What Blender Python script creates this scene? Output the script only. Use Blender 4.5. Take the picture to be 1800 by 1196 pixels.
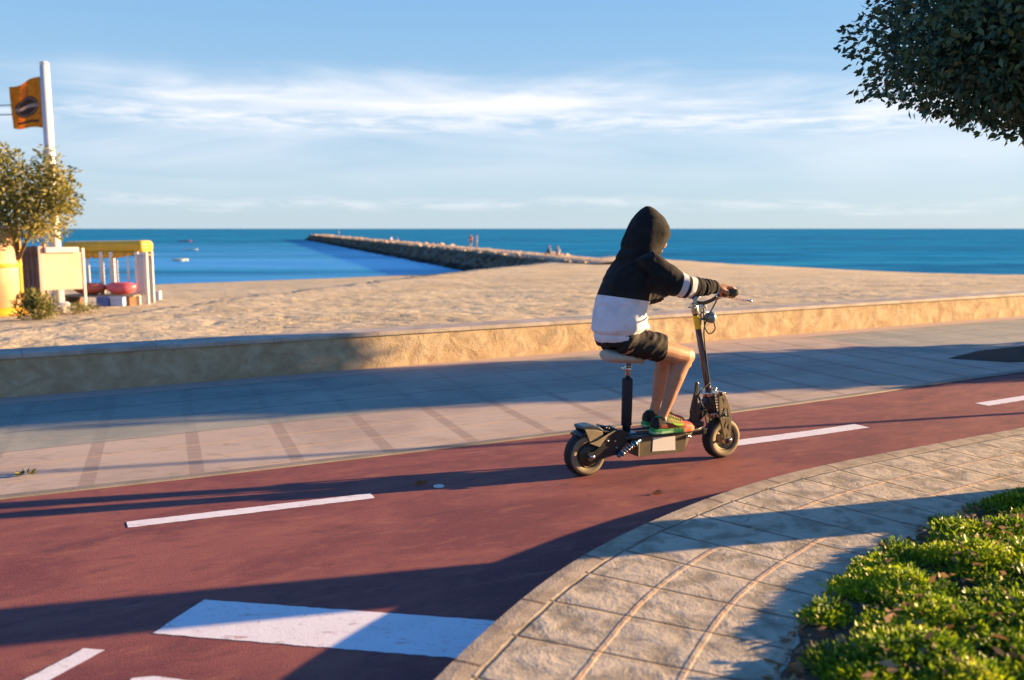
import bpy, bmesh, math, random
import numpy as np
from mathutils import Vector, Matrix, noise as mn
R = math.radians
random.seed(7); rng = np.random.default_rng(7)
for o in list(bpy.data.objects): bpy.data.objects.remove(o)
S = bpy.context.scene; COL = S.collection

# ------------------------------------------------------------------ camera
cam = bpy.data.cameras.new('camera'); co = bpy.data.objects.new('camera', cam); COL.objects.link(co)
cam.sensor_width = 36; cam.lens = 32; cam.clip_start = .05; cam.clip_end = 60000
PITCH = math.atan(196/1600)
co.location = (0, 0, 1.4); co.rotation_euler = (math.pi/2-PITCH, 0, 0)
cam.dof.use_dof = True; cam.dof.focus_distance = 5.35; cam.dof.aperture_fstop = 2.0
S.camera = co
# ------------------------------------------------------------------ sun, sky, exposure
AZ, EL = R(14.5), R(9.5)                       # azimuth from +X towards +Y
SD = Vector((math.cos(EL)*math.cos(AZ), math.cos(EL)*math.sin(AZ), math.sin(EL)))
sun = bpy.data.lights.new('sun', 'SUN'); so = bpy.data.objects.new('sun', sun); COL.objects.link(so)
sun.energy = 5.0; sun.angle = R(.6); sun.color = (1, .64, .31)
so.rotation_euler = SD.to_track_quat('Z', 'Y').to_euler(); so.location = (30, 8, 12)
S.view_settings.view_transform = 'Standard'; S.view_settings.look = 'None'
S.view_settings.exposure = 2.05; S.view_settings.gamma = 1
W = bpy.data.worlds.new('World'); S.world = W; W.use_nodes = True

class NT:
    """tiny node builder"""
    def __init__(s, tree): s.t = tree; s.n = tree.nodes; s.l = tree.links
    def new(s, kind, **kw):
        n = s.n.new(kind)
        for k, v in kw.items(): setattr(n, k, v)
        return n
    def put(s, sock, v):
        if v is None: return
        if hasattr(v, 'is_linked') or isinstance(v, bpy.types.NodeSocket): s.l.new(v, sock)
        else:
            if sock.type == 'RGBA' and len(v) == 3: v = (*v, 1)
            sock.default_value = v
    def math(s, op, a, b=None, c=None, clamp=False):
        n = s.new('ShaderNodeMath', operation=op, use_clamp=clamp)
        for i, v in enumerate((a, b, c)): s.put(n.inputs[i], v)
        return n.outputs[0]
    def mix(s, f, a, b, mode='MIX'):
        n = s.new('ShaderNodeMix', data_type='RGBA', blend_type=mode)
        s.put(n.inputs[0], f); s.put(n.inputs[6], a); s.put(n.inputs[7], b)
        return n.outputs[2]
    def noise(s, vec, scale, detail=3, rough=.5, dist=0, out=0):
        n = s.new('ShaderNodeTexNoise'); s.put(n.inputs['Vector'], vec)
        n.inputs['Scale'].default_value = scale; n.inputs['Detail'].default_value = detail
        n.inputs['Roughness'].default_value = rough; n.inputs['Distortion'].default_value = dist
        return n.outputs[out]
    def ramp(s, f, stops, mode='LINEAR'):
        n = s.new('ShaderNodeValToRGB'); s.put(n.inputs[0], f); cr = n.color_ramp; cr.interpolation = mode
        while len(cr.elements) < len(stops): cr.elements.new(.5)
        for e, (p, c) in zip(cr.elements, stops):
            e.position = p; e.color = (c, c, c, 1) if isinstance(c, (int, float)) else (*c, 1)
        return n.outputs[0]
    def mapping(s, vec, scale=(1, 1, 1), loc=(0, 0, 0), rot=(0, 0, 0)):
        n = s.new('ShaderNodeMapping'); s.put(n.inputs[0], vec)
        n.inputs[1].default_value = loc; n.inputs[2].default_value = rot; n.inputs[3].default_value = scale
        return n.outputs[0]
    def sep(s, v):
        n = s.new('ShaderNodeSeparateXYZ'); s.put(n.inputs[0], v); return n.outputs
    def comb(s, x, y, z):
        n = s.new('ShaderNodeCombineXYZ')
        for i, v in enumerate((x, y, z)): s.put(n.inputs[i], v)
        return n.outputs[0]
    def step(s, v, lo, hi):      # smooth 0..1 from lo to hi
        n = s.new('ShaderNodeMapRange', interpolation_type='SMOOTHSTEP'); s.put(n.inputs[0], v)
        n.inputs[1].default_value = lo; n.inputs[2].default_value = hi
        return n.outputs[0]
    def band(s, v, c, w, soft):  # 1 inside c +- w
        d = s.math('ABSOLUTE', s.math('SUBTRACT', v, c))
        n = s.new('ShaderNodeMapRange', interpolation_type='SMOOTHSTEP'); s.put(n.inputs[0], d)
        n.inputs[1].default_value = w+soft; n.inputs[2].default_value = max(w-soft, 0)
        return n.outputs[0]
    def bump(s, h, dist, strength=1, normal=None):
        n = s.new('ShaderNodeBump'); s.put(n.inputs['Height'], h); n.inputs['Distance'].default_value = dist
        n.inputs['Strength'].default_value = strength
        if normal is not None: s.put(n.inputs['Normal'], normal)
        return n.outputs[0]

# --- the sky: Nishita daylight, pulled to the clear late-afternoon blue, with thin bands of cirrus
w = NT(W.node_tree); bg = W.node_tree.nodes['Background']
sky = w.new('ShaderNodeTexSky', sky_type='NISHITA'); sky.sun_disc = False
sky.sun_elevation = EL; sky.sun_rotation = math.pi/2-AZ; sky.altitude = 0
sky.air_density = 1.0; sky.dust_density = .3; sky.ozone_density = 3.0
gv = w.new('ShaderNodeTexCoord').outputs['Generated']
x, y, z = w.sep(gv)
el = w.math('ARCSINE', z); az = w.math('ARCTAN2', x, y)
grad = w.ramp(w.math('MULTIPLY', el, 1/1.57, clamp=True),
    [(0, (.47, .60, .70)), (.05, (.38, .54, .71)), (.13, (.25, .46, .71)), (.23, (.14, .35, .72)), (.45, (.03, .17, .55)), (1, (.012, .10, .42))])
skyc = w.mix(.82, w.mix(1, sky.outputs[0], (.16, .16, .16), 'MULTIPLY'), grad)
cn = w.comb(w.math('MULTIPLY', az, 2.4), w.math('MULTIPLY', el, 26), 0)
warp = w.math('MULTIPLY', w.math('SUBTRACT', w.noise(w.comb(w.math('MULTIPLY', az, 3.0), 0, 0), 1.3, 2), .5), .05)
fine = w.noise(cn, 2.2, 7, .62, .6)
fine2 = w.noise(w.mapping(cn, scale=(3, 2.2, 1), loc=(4, 2, 0)), 2.0, 6, .65, .4)
ev = w.math('ADD', el, warp)
def cl(c, up, dn, gain, lo, hi, n=fine):
    a = w.math('MULTIPLY', w.step(ev, c-dn, c), w.step(ev, c+up, c))
    return w.math('MULTIPLY', w.math('MULTIPLY', a, w.step(n, lo, hi)), gain)
azl = w.step(az, -.62, -.30)
soft = w.noise(w.comb(w.math('MULTIPLY', az, 1.5), w.math('MULTIPLY', el, 11), 3), 2.2, 5, .55, .5)
main = w.math('MULTIPLY', cl(.132, .036, .024, .95, .28, .60, soft), azl)
main = w.math('MULTIPLY', main, w.math('ADD', .62, w.math('MULTIPLY', w.step(fine, .35, .65), .38)))
low = cl(.112, .016, .020, .55, .36, .66, fine2)
tuft = w.math('MULTIPLY', cl(.160, .02, .03, .35, .42, .70, soft), w.band(az, .0, .3, .2))
veil = cl(.085, .06, .07, .42, .15, .8, soft)
hz = cl(.026, .009, .010, .35, .35, .65, fine2)
m = w.math('ADD', w.math('ADD', w.math('ADD', main, low), w.math('ADD', veil, hz)), tuft, clamp=True)
skyc = w.mix(w.math('MULTIPLY', m, .95), skyc, (.90, .88, .91))
w.put(bg.inputs[0], skyc); SKYSTR = .305
bg.inputs[1].default_value = SKYSTR

# ------------------------------------------------------------------ materials
def mat(name, col=(.5, .5, .5), rough=.6, metal=0, var=0, vscale=8, bump=0, bscale=60, spec=.5, col2=None, coat=0):
    m = bpy.data.materials.new(name); m.use_nodes = True
    t = NT(m.node_tree); b = m.node_tree.nodes['Principled BSDF']
    b.inputs['Roughness'].default_value = rough; b.inputs['Metallic'].default_value = metal
    b.inputs['Specular IOR Level'].default_value = spec; b.inputs['Coat Weight'].default_value = coat
    v = t.new('ShaderNodeTexCoord').outputs['Object']
    c2 = col2 or tuple(c*(1-var) for c in col)
    n = t.noise(v, vscale, 5, .6)
    t.put(b.inputs['Base Color'], t.mix(t.step(n, .3, .7), c2, col))
    if rough > 0.05: t.put(b.inputs['Roughness'], t.math('ADD', t.math('MULTIPLY', n, .2), rough-.1, clamp=True))
    if bump: t.put(b.inputs['Normal'], t.bump(t.noise(v, bscale, 4), bump))
    return m
def node_mat(name, rough=.8, spec=.3):
    m = bpy.data.materials.new(name); m.use_nodes = True
    t = NT(m.node_tree); b = m.node_tree.nodes['Principled BSDF']
    b.inputs['Roughness'].default_value = rough; b.inputs['Specular IOR Level'].default_value = spec
    return m, t, b
def uvnode(t): return t.new('ShaderNodeUVMap', uv_map='UVMap').outputs[0]

black = mat('black_paint', (.018, .018, .02), .38, 0, .3, 12, .0006, 90)
rubber = mat('rubber', (.02, .02, .02), .75, 0, .3, 30, .001, 120)
rubber_dusty = mat('dusty_rubber', (.27, .215, .125), .8, 0, .35, 10, .0008, 90)
rimtan = mat('dusty_rim', (.36, .28, .15), .5, .3, .3, 14)
steel = mat('steel', (.55, .55, .53), .28, 1, .25, 20)
chrome = mat('chrome', (.7, .7, .7), .15, 1, .2, 20)
olive = mat('dusty_black_metal', (.045, .037, .026), .5, .2, .3, 25)
whitep = mat('white_plate', (.62, .6, .58), .5, 0, .06, 6)
seatm = mat('seat_vinyl', (.40, .37, .32), .5, 0, .2, 9, .001, 60)
gripm = mat('grip_rubber', (.07, .075, .06), .8, 0, .3, 40, .001, 200)
yellow = mat('yellow_sticker', (.62, .5, .03), .4, 0, .15, 20)
bluem = mat('anodised_blue', (.08, .18, .26), .35, .6, .3, 20)
lampm = mat('lamp_shell', (.22, .29, .33), .3, .5, .2, 15)
lens = mat('lamp_glass', (.6, .66, .66), .15, 0, .1, 10)
skin = mat('skin', (.46, .225, .13), .5, 0, .22, 14, .0006, 140, .4)
bone = mat('light_metal', (.42, .37, .28), .4, .4, .2, 20)

# ------------------------------------------------------------------ mesh helpers
class MB:
    def __init__(s): s.v = []; s.f = []; s.sm = []
    def add(s, vs, fs, smooth=True):
        o = len(s.v); s.v += [tuple(p) for p in vs]
        s.f += [tuple(i+o for i in f) for f in fs]; s.sm += [smooth]*len(fs); return s
    def box(s, c, d, rot=None, smooth=False):
        M = rot or Matrix.Identity(3)
        vs = [Vector(c)+M @ Vector((sx*d[0]/2, sy*d[1]/2, sz*d[2]/2)) for sx in (-1, 1) for sy in (-1, 1) for sz in (-1, 1)]
        return s.add(vs, [(0, 1, 3, 2), (4, 6, 7, 5), (0, 4, 5, 1), (2, 3, 7, 6), (0, 2, 6, 4), (1, 5, 7, 3)], smooth)
    def tube(s, pts, r, n=12, cap=True, sy=1.0):
        pts = [Vector(p) for p in pts]; k = len(pts)
        rr = r if isinstance(r, (list, tuple)) else [r]*k
        vs = []; up = None
        for i, p in enumerate(pts):
            t = (pts[min(i+1, k-1)]-pts[max(i-1, 0)]).normalized()
            if up is None: up = Vector((0, 0, 1)) if abs(t.z) < .9 else Vector((1, 0, 0))
            a = t.cross(up).normalized(); b = a.cross(t).normalized(); up = b
            for j in range(n):
                q = 2*math.pi*j/n; vs.append(p+a*rr[i]*math.cos(q)+b*rr[i]*sy*math.sin(q))
        fs = [(i*n+j, i*n+(j+1) % n, (i+1)*n+(j+1) % n, (i+1)*n+j) for i in range(k-1) for j in range(n)]
        if cap: fs += [tuple(range(n))[::-1], tuple((k-1)*n+j for j in range(n))]
        return s.add(vs, fs)
    def lathe(s, c, axis, prof, n=40):     # prof: (radius, along)
        ax = Vector(axis).normalized(); up = Vector((0, 0, 1)) if abs(ax.z) < .9 else Vector((1, 0, 0))
        a = ax.cross(up).normalized(); b = a.cross(ax); c = Vector(c); vs = []
        for r_, h in prof:
            for j in range(n):
                q = 2*math.pi*j/n; vs.append(c+ax*h+a*r_*math.cos(q)+b*r_*math.sin(q))
        k = len(prof)
        fs = [(i*n+j, i*n+(j+1) % n, (i+1)*n+(j+1) % n, (i+1)*n+j) for i in range(k-1) for j in range(n)]
        return s.add(vs, fs)
    def prism(s, poly, y0, y1, plane='xz', smooth=False):   # poly in x,z pushed along y
        n = len(poly)
        P = (lambda a, b, h: (a, h, b)) if plane == 'xz' else (lambda a, b, h: (a, b, h))
        vs = [P(a, b, y0) for a, b in poly]+[P(a, b, y1) for a, b in poly]
        fs = [tuple(range(n)), tuple(range(n, 2*n))[::-1]]+[(i, (i+1) % n, n+(i+1) % n, n+i) for i in range(n)]
        return s.add(vs, fs, smooth)
    def ball(s, c, r, seg=16, rings=10, M=None):
        r = (r, r, r) if isinstance(r, (int, float)) else r; M = M or Matrix.Identity(3)
        vs = [Vector(c)+M @ Vector((0, 0, r[2]))]
        for i in range(1, rings):
            t = math.pi*i/rings
            for j in range(seg):
                q = 2*math.pi*j/seg
                vs.append(Vector(c)+M @ Vector((r[0]*math.sin(t)*math.cos(q), r[1]*math.sin(t)*math.sin(q), r[2]*math.cos(t))))
        vs.append(Vector(c)+M @ Vector((0, 0, -r[2])))
        fs = [(0, 1+j, 1+(j+1) % seg) for j in range(seg)]
        for i in range(rings-2):
            for j in range(seg):
                a = 1+i*seg; fs.append((a+j, a+seg+j, a+seg+(j+1) % seg, a+(j+1) % seg))
        l = 1+(rings-2)*seg; fs += [(l+(j+1) % seg, l+j, len(vs)-1) for j in range(seg)]
        return s.add(vs, fs)
    def loft(s, secs, n=24):    # secs: (centre, half u, half v, u-axis, v-axis)
        vs = []
        for c, a, b, u, v in secs:
            for j in range(n):
                q = 2*math.pi*j/n; vs.append(Vector(c)+Vector(u)*a*math.cos(q)+Vector(v)*b*math.sin(q))
        k = len(secs)
        fs = [(i*n+j, i*n+(j+1) % n, (i+1)*n+(j+1) % n, (i+1)*n+j) for i in range(k-1) for j in range(n)]
        fs += [tuple(range(n))[::-1], tuple((k-1)*n+j for j in range(n))]
        return s.add(vs, fs)
    def build(s, name, material, parent=None, bevel=0, seg=2, fixn=True):
        me = bpy.data.meshes.new(name); me.from_pydata(s.v, [], s.f)
        if fixn:
            bm = bmesh.new(); bm.from_mesh(me); bmesh.ops.recalc_face_normals(bm, faces=bm.faces); bm.to_mesh(me); bm.free()
        me.polygons.foreach_set('use_smooth', s.sm)
        for m_ in (material if isinstance(material, (list, tuple)) else [material]): me.materials.append(m_)
        o = bpy.data.objects.new(name, me); COL.objects.link(o)
        if parent: o.parent = parent
        if bevel:
            b = o.modifiers.new('bevel', 'BEVEL'); b.width = bevel; b.segments = seg; b.limit_method = 'ANGLE'; b.angle_limit = R(40)
        return o
def tag(o, label=None, cat=None, group=None, kind=None):
    for k, v in (('label', label), ('category', cat), ('group', group), ('kind', kind)):
        if v: o[k] = v
    return o
def empty(name, loc, rz=0):
    o = bpy.data.objects.new(name, None); COL.objects.link(o); o.location = loc; o.rotation_euler = (0, 0, rz); return o
def spline(pts, n=6):
    P = [np.array(p, float) for p in pts]; out = []
    Q = [2*P[0]-P[1]]+P+[2*P[-1]-P[-2]]
    for i in range(1, len(Q)-2):
        for k in range(n):
            t = k/n; a, b, c, d = Q[i-1], Q[i], Q[i+1], Q[i+2]
            out.append(.5*((2*b)+(c-a)*t+(2*a-5*b+4*c-d)*t*t+(3*b-a-3*c+d)*t**3))
    out.append(P[-1]); return np.array(out)
def smooth_line(p, it=3):
    p = p.copy()
    for _ in range(it): p[1:-1] = (p[:-2]+2*p[1:-1]+p[2:])/4
    return p
def ribbon(name, base, offs, z, material, flip=1, kind='structure', skirt=None):
    """sheet along base polyline; offs(i) gives offsets to its right; UV in metres (along, across); z may be a function"""
    base = np.asarray(base, float); d = np.gradient(base, axis=0); d /= np.linalg.norm(d, axis=1)[:, None]
    nr = np.stack([d[:, 1], -d[:, 0]], 1)*flip
    s = np.concatenate([[0], np.cumsum(np.linalg.norm(np.diff(base, axis=0), axis=1))])
    V = []; U = []; k = None
    for i in range(len(base)):
        of = offs(i) if callable(offs) else offs; k = len(of)
        for j, o_ in enumerate(of):
            p = base[i]+nr[i]*o_; zz = z[j] if isinstance(z, (list, tuple)) else z
            V.append((p[0], p[1], zz)); U.append((s[i], o_))
    F = [(i*k+j, i*k+j+1, (i+1)*k+j+1, (i+1)*k+j) for i in range(len(base)-1) for j in range(k-1)]
    if flip < 0: F = [f[::-1] for f in F]
    me = bpy.data.meshes.new(name); me.from_pydata(V, [], F)
    uv = me.uv_layers.new(name='UVMap')
    for lp in me.loops: uv.data[lp.index].uv = U[lp.vertex_index]
    bm = bmesh.new(); bm.from_mesh(me); bmesh.ops.recalc_face_normals(bm, faces=bm.faces)
    up = sum(f.normal.z for f in bm.faces)
    if up < 0: bmesh.ops.reverse_faces(bm, faces=bm.faces)
    bm.to_mesh(me); bm.free()
    me.materials.append(material)
    o = bpy.data.objects.new(name, me); COL.objects.link(o)
    if kind: o['kind'] = kind
    return o

# ================================================================== THE SETTING
A30 = R(30); WU = np.array([math.cos(A30), math.sin(A30)]); WN = np.array([.5, -math.cos(A30)])   # along wall, towards the path
WB = np.array([.92, 10.4])
def wp(u, v): return WB+WU*u+WN*v

# edge between promenade and red cycle path
EDGE = smooth_line(spline([(-14, -1.4), (-6.5, 2.68), (-2.66, 4.59), (-1.9, 4.95), (-1.03, 5.39), (.4, 6.12), (1.73, 6.86), (3.2, 7.72), (4.71, 8.66), (6.4, 9.6), (12, 12.8), (24, 19.6)], 8), 10)
# kerb of the raised paving
KERB = smooth_line(spline([(-.62, .9), (-.42, 1.9), (-.25, 2.42), (-.09, 2.80), (.06, 3.11), (.22, 3.39), (.42, 3.67), (.64, 3.93), (.95, 4.26), (1.36, 4.62), (1.80, 4.92), (2.2, 5.16), (2.65, 5.42), (3.36, 5.83), (4.6, 6.55), (8, 8.5), (14, 12)], 8), 12)
KH = .12

# ground under everything
g = MB(); g.add([(-40000, -60, -.05), (40000, -60, -.05), (40000, 0, -.05), (-40000, 0, -.05)], [(0, 1, 2, 3)], False)

# --- red path
m, t, b = node_mat('red_asphalt', .85, .25)
v = uvnode(t) if False else t.new('ShaderNodeTexCoord').outputs['Object']
vr = t.mapping(v, rot=(0, 0, -R(26)))
vs_ = t.mapping(vr, scale=(1, 2.2, 1))
n1 = t.noise(vs_, .9, 6, .62, .8); n2 = t.noise(vs_, 4.5, 5, .65, .4); n3 = t.noise(v, 160, 2, .6); n4 = t.noise(t.mapping(vr, scale=(1, 5, 1)), 14, 4, .6)
c = t.mix(t.step(n1, .34, .66), (.15, .040, .050), (.26, .085, .075))
c = t.mix(t.math('MULTIPLY', t.step(n2, .5, .72), .5), c, (.34, .14, .09))
c = t.mix(t.math('MULTIPLY', t.step(n2, .47, .30), .6), c, (.09, .032, .04))
c = t.mix(t.math('MULTIPLY', t.step(n4, .58, .72), .35), c, (.38, .20, .14))
c = t.mix(t.math('MULTIPLY', t.step(n4, .42, .28), .28), c, (.12, .045, .045))
c = t.mix(t.math('MULTIPLY', t.step(n3, .35, .7), .3), c, (.36, .15, .11))
n5 = t.noise(t.mapping(vr, scale=(.6, 1.6, 1)), 2.2, 6, .7, 1.2)
c = t.mix(t.math('MULTIPLY', t.step(n5, .60, .68), .5), c, (.10, .05, .055))
n6 = t.noise(t.mapping(vr, scale=(.5, 9, 1), loc=(3, 1, 0)), 3.2, 5, .75)
c = t.mix(t.math('MULTIPLY', t.step(n6, .60, .74), .4), c, (.42, .27, .21))
t.put(b.inputs['Base Color'], c)
t.put(b.inputs['Normal'], t.bump(t.math('ADD', n3, t.math('MULTIPLY', n4, 1.2)), .0016))
red = m
lo = EDGE[(EDGE[:, 0] > -14) & (EDGE[:, 0] < 24)]
ribbon('cycle_path', lo, [-.02, 1, 2, 3, 4, 5, 7, 9], 0.0, red)

# --- promenade slabs
m, t, b = node_mat('promenade_slabs', .8, .3)
uv = uvnode(t); u, vv, _ = t.sep(uv); pos = t.new('ShaderNodeTexCoord').outputs['Object']
n1 = t.noise(pos, 1.1, 5, .6, .5); n2 = t.noise(t.mapping(uv, scale=(2, 9, 1)), 2.5, 6, .65); n3 = t.noise(pos, 90, 3, .6)
pink = t.mix(t.step(n1, .35, .65), (.38, .30, .235), (.50, .405, .315))
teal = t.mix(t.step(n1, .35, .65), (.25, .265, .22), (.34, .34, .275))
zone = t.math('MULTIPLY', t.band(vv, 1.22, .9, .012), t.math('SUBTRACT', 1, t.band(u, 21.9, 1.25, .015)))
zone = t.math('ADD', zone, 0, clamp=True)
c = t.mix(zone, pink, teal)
strip = t.band(vv, .12, .2, .01)
c = t.mix(strip, c, (.46, .36, .30))
# cross courses every .585 m, darker brown
ph = t.math('ABSOLUTE', t.math('SUBTRACT', t.math('FRACT', t.math('DIVIDE', t.math('ADD', u, t.math('MULTIPLY', vv, .16)), .585)), .5))
cross = t.math('MULTIPLY', t.step(ph, .080, .062), t.step(vv, .33, .34))
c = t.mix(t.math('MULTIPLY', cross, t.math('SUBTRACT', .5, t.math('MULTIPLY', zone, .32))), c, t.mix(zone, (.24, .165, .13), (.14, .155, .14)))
c = t.mix(t.math('MULTIPLY', t.step(t.noise(t.mapping(pos, rot=(0, 0, -R(28)), scale=(1, 2.5, 1)), 3.0, 5, .7, .6), .57, .70), .45), c, (.19, .14, .11))
c = t.mix(t.math('MULTIPLY', t.step(n3, .55, .8), .25), c, (.60, .50, .40))
jl = None
for q in (.33, .9, 1.5, 2.12, 2.52, 2.9, 3.24):
    k = t.band(vv, q, .007, .006); jl = k if jl is None else t.math('MAXIMUM', jl, k)
c = t.mix(t.math('MULTIPLY', t.step(n2, .5, .72), .35), c, (.52, .40, .32))
c = t.mix(t.math('MULTIPLY', t.step(n2, .46, .28), .4), c, (.17, .13, .11))
c = t.mix(t.math('MULTIPLY', jl, .8), c, t.mix(t.step(vv, 2.0, 2.4), (.07, .06, .05), (.62, .42, .2)))  # joints painted as lit: bright sun-catching edges near the path, shaded dark ones behind
t.put(b.inputs['Base Color'], c)
h = t.math('ADD', t.math('MULTIPLY', n3, .4), t.math('MULTIPLY', n2, .6))
t.put(b.inputs['Normal'], t.bump(h, .002))
prom = m
US = np.linspace(-20, 55, 120)
PB = np.array([wp(u_, 0) for u_ in US])
def vedge(i):      # where the edge curve cuts this cross line
    p = PB[i]; d = (EDGE-p) @ WU; j = np.argmin(abs(d)); q = EDGE[j]
    return float((q-p) @ WN)
ve = np.array([vedge(i) for i in range(len(PB))]); ve = smooth_line(ve, 6)
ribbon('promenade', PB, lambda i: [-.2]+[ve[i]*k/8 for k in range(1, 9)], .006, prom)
strip_m = mat('kerb_strip', (.27, .235, .18), .8, 0, .3, 4, .002, 60)
ribbon('edge_strip', lo, [-.075, -.072, -.006, 0], [.006, .009, .009, .001], strip_m)

# --- white markings
m, t, b = node_mat('road_paint', .7, .3)
v = t.new('ShaderNodeTexCoord').outputs['Object']
n1 = t.noise(v, 5, 6, .7); n3 = t.noise(v, 150, 3, .7); n2 = t.noise(t.mapping(v, rot=(0, 0, -R(26)), scale=(1, 4, 1)), 9, 5, .7)
c = t.mix(t.math('MULTIPLY', t.step(n1, .45, .75), .25), (.78, .77, .78), (.55, .45, .42))
c = t.mix(t.math('MULTIPLY', t.step(n2, .58, .66), .6), c, (.34, .15, .12)); c = t.mix(t.math('MULTIPLY', t.step(t.noise(v, 38, 4, .7), .60, .68), .5), c, (.30, .13, .11))
t.put(b.inputs['Base Color'], c); t.put(b.inputs['Normal'], t.bump(n3, .001))
paint = m
def marking(name, poly, z=.002, label=None):
    pp = []
    for a_, b_ in zip(poly, poly[1:]+poly[:1]):
        L_ = math.dist(a_, b_); k_ = max(1, int(L_/.02))
        for q in range(k_):
            x_ = a_[0]+(b_[0]-a_[0])*q/k_; y_ = a_[1]+(b_[1]-a_[1])*q/k_
            pp.append((x_+.005*mn.noise(Vector((x_*25, y_*25, 1)))+.002*mn.noise(Vector((x_*90, y_*90, 4))), y_+.005*mn.noise(Vector((x_*25, y_*25, 5)))+.002*mn.noise(Vector((x_*90, y_*90, 8)))))
    poly = pp
    me = MB(); me.add([(x_, y_, z) for x_, y_ in poly], [tuple(range(len(poly)))], False)
    o = me.build(name, paint); o['kind'] = 'structure'
    if o.data.polygons[0].normal.z < 0:
        o.data.flip_normals()
    return o
def dashq(a, b_, wd, k=8, bend=0):
    a = Vector(a); b_ = Vector(b_); d = (b_-a); n = Vector((d.y, -d.x)).normalized()
    L = []; Rr = []
    for i in range(k+1):
        q = i/k; c_ = a+d*q+n*(bend*math.sin(q*math.pi)); L.append((c_.x-n.x*wd/2, c_.y-n.y*wd/2)); Rr.append((c_.x+n.x*wd/2, c_.y+n.y*wd/2))
    return L+Rr[::-1]
marking('lane_marking', dashq((-1.83, 4.19), (-.735, 4.665), .095))
marking('lane_marking', dashq((1.38, 5.81), (2.50, 6.38), .13, bend=.01))
marking('lane_marking', dashq((3.76, 7.17), (5.0, 7.88), .12))
marking('lane_marking', dashq((-5.0, 2.7), (-3.6, 3.38), .12))
marking('lane_marking', [(-1.25, 3.02), (-1.17, 3.31), (-.02, 3.115), (-.12, 2.825)])
marking('lane_marking', [(-1.62, 2.46), (-1.435, 2.905), (-1.36, 2.895), (-1.535, 2.46)])
marking('lane_marking', [(-1.2, 2.55), (-1.19, 2.70), (-1.13, 2.715), (-.7, 2.62), (-.72, 2.47)])

# --- raised paving, right
m, t, b = node_mat('stamped_paving', .85, .25)
uv = uvnode(t); u, vv, _ = t.sep(uv); pos = t.new('ShaderNodeTexCoord').outputs['Object']
wv = t.math('MULTIPLY', t.math('SUBTRACT', t.noise(pos, 6, 3), .5), .012)
u2 = t.math('ADD', u, wv); v2 = t.math('ADD', vv, wv)
n1 = t.noise(pos, 8, 5, .6, .35); n2 = t.noise(pos, 2, 4, .6); n3 = t.noise(pos, 110, 3, .6)
c = t.mix(t.step(n1, .34, .6), (.30, .255, .18), (.56, .48, .35))
c = t.mix(t.math('MULTIPLY', t.step(n2, .5, .7), .3), c, (.33, .30, .24))
c = t.mix(t.math('MULTIPLY', t.step(t.noise(pos, 11, 5, .7, 2), .56, .68), .5), c, (.16, .14, .11))
ju = t.math('ABSOLUTE', t.math('SUBTRACT', t.math('FRACT', t.math('DIVIDE', u2, .305)), .5))
ju = t.step(ju, .034, .014)
jv = None; jd = None
for q in (.385, .655, .90):
    k = t.band(v2, q, .010, .004); jv = k if jv is None else t.math('MAXIMUM', jv, k)
for q in (.112,):
    jd = t.band(v2, q, .006, .004)
jj = t.math('MAXIMUM', ju, jd)
c = t.mix(t.math('MULTIPLY', jj, .62), c, (.10, .07, .05))
c = t.mix(t.math('MULTIPLY', jv, t.math('ADD', .35, t.math('MULTIPLY', t.step(t.noise(pos, 3, 2), .4, .55), .55))), c, (.60, .40, .24))  # long joints peach: sunlight on the slab edges put into the colour
t.put(b.inputs['Base Color'], c)
hh = t.math('ADD', t.math('MULTIPLY', n1, 1.0), t.math('MULTIPLY', n3, .18))
hh = t.math('SUBTRACT', hh, t.math('MULTIPLY', jj, .9)); hh = t.math('ADD', hh, t.math('MULTIPLY', jv, .25))
t.put(b.inputs['Normal'], t.bump(hh, .012, .9))
pav = m
m, t, b = node_mat('kerb_stone', .8, .3)
uv = uvnode(t); u, vv, _ = t.sep(uv); pos = t.new('ShaderNodeTexCoord').outputs['Object']
n1 = t.noise(pos, 9, 6, .65); n3 = t.noise(pos, 120, 3)
c = t.mix(t.step(n1, .35, .65), (.29, .235, .165), (.46, .38, .27))
k = t.step(t.math('ABSOLUTE', t.math('SUBTRACT', t.math('FRACT', t.math('DIVIDE', u, .5)), .5)), .02, .008)
c = t.mix(k, c, (.12, .085, .06)); t.put(b.inputs['Base Color'], c); t.put(b.inputs['Normal'], t.bump(t.math('ADD', n3, n1), .002))
kerbm = m
ribbon('kerb', KERB, [-.004, 0, .008, .05, .0955], [-.03, KH-.012, KH-.002, KH-.001, KH-.0035], kerbm)
ribbon('paving', KERB, [.095, .2, .35, .5, .7, .96], KH-.004, pav)
soilm = mat('soil', (.10, .062, .035), .95, 0, .5, 12, .02, 35)
KD = np.gradient(KERB, axis=0); KD /= np.linalg.norm(KD, axis=1)[:, None]; KN = np.stack([KD[:, 1], -KD[:, 0]], 1)
KS = np.concatenate([[0], np.cumsum(np.linalg.norm(np.diff(KERB, axis=0), axis=1))])

# --- planting bed at the right: soil mound and low creeping ground cover
bed = MB(); ksel = list(range(len(KERB)))
BO = [.86, .90, .94, .98, 1.03, 1.15, 1.35, 1.7, 2.1, 2.7, 3.6]
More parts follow.
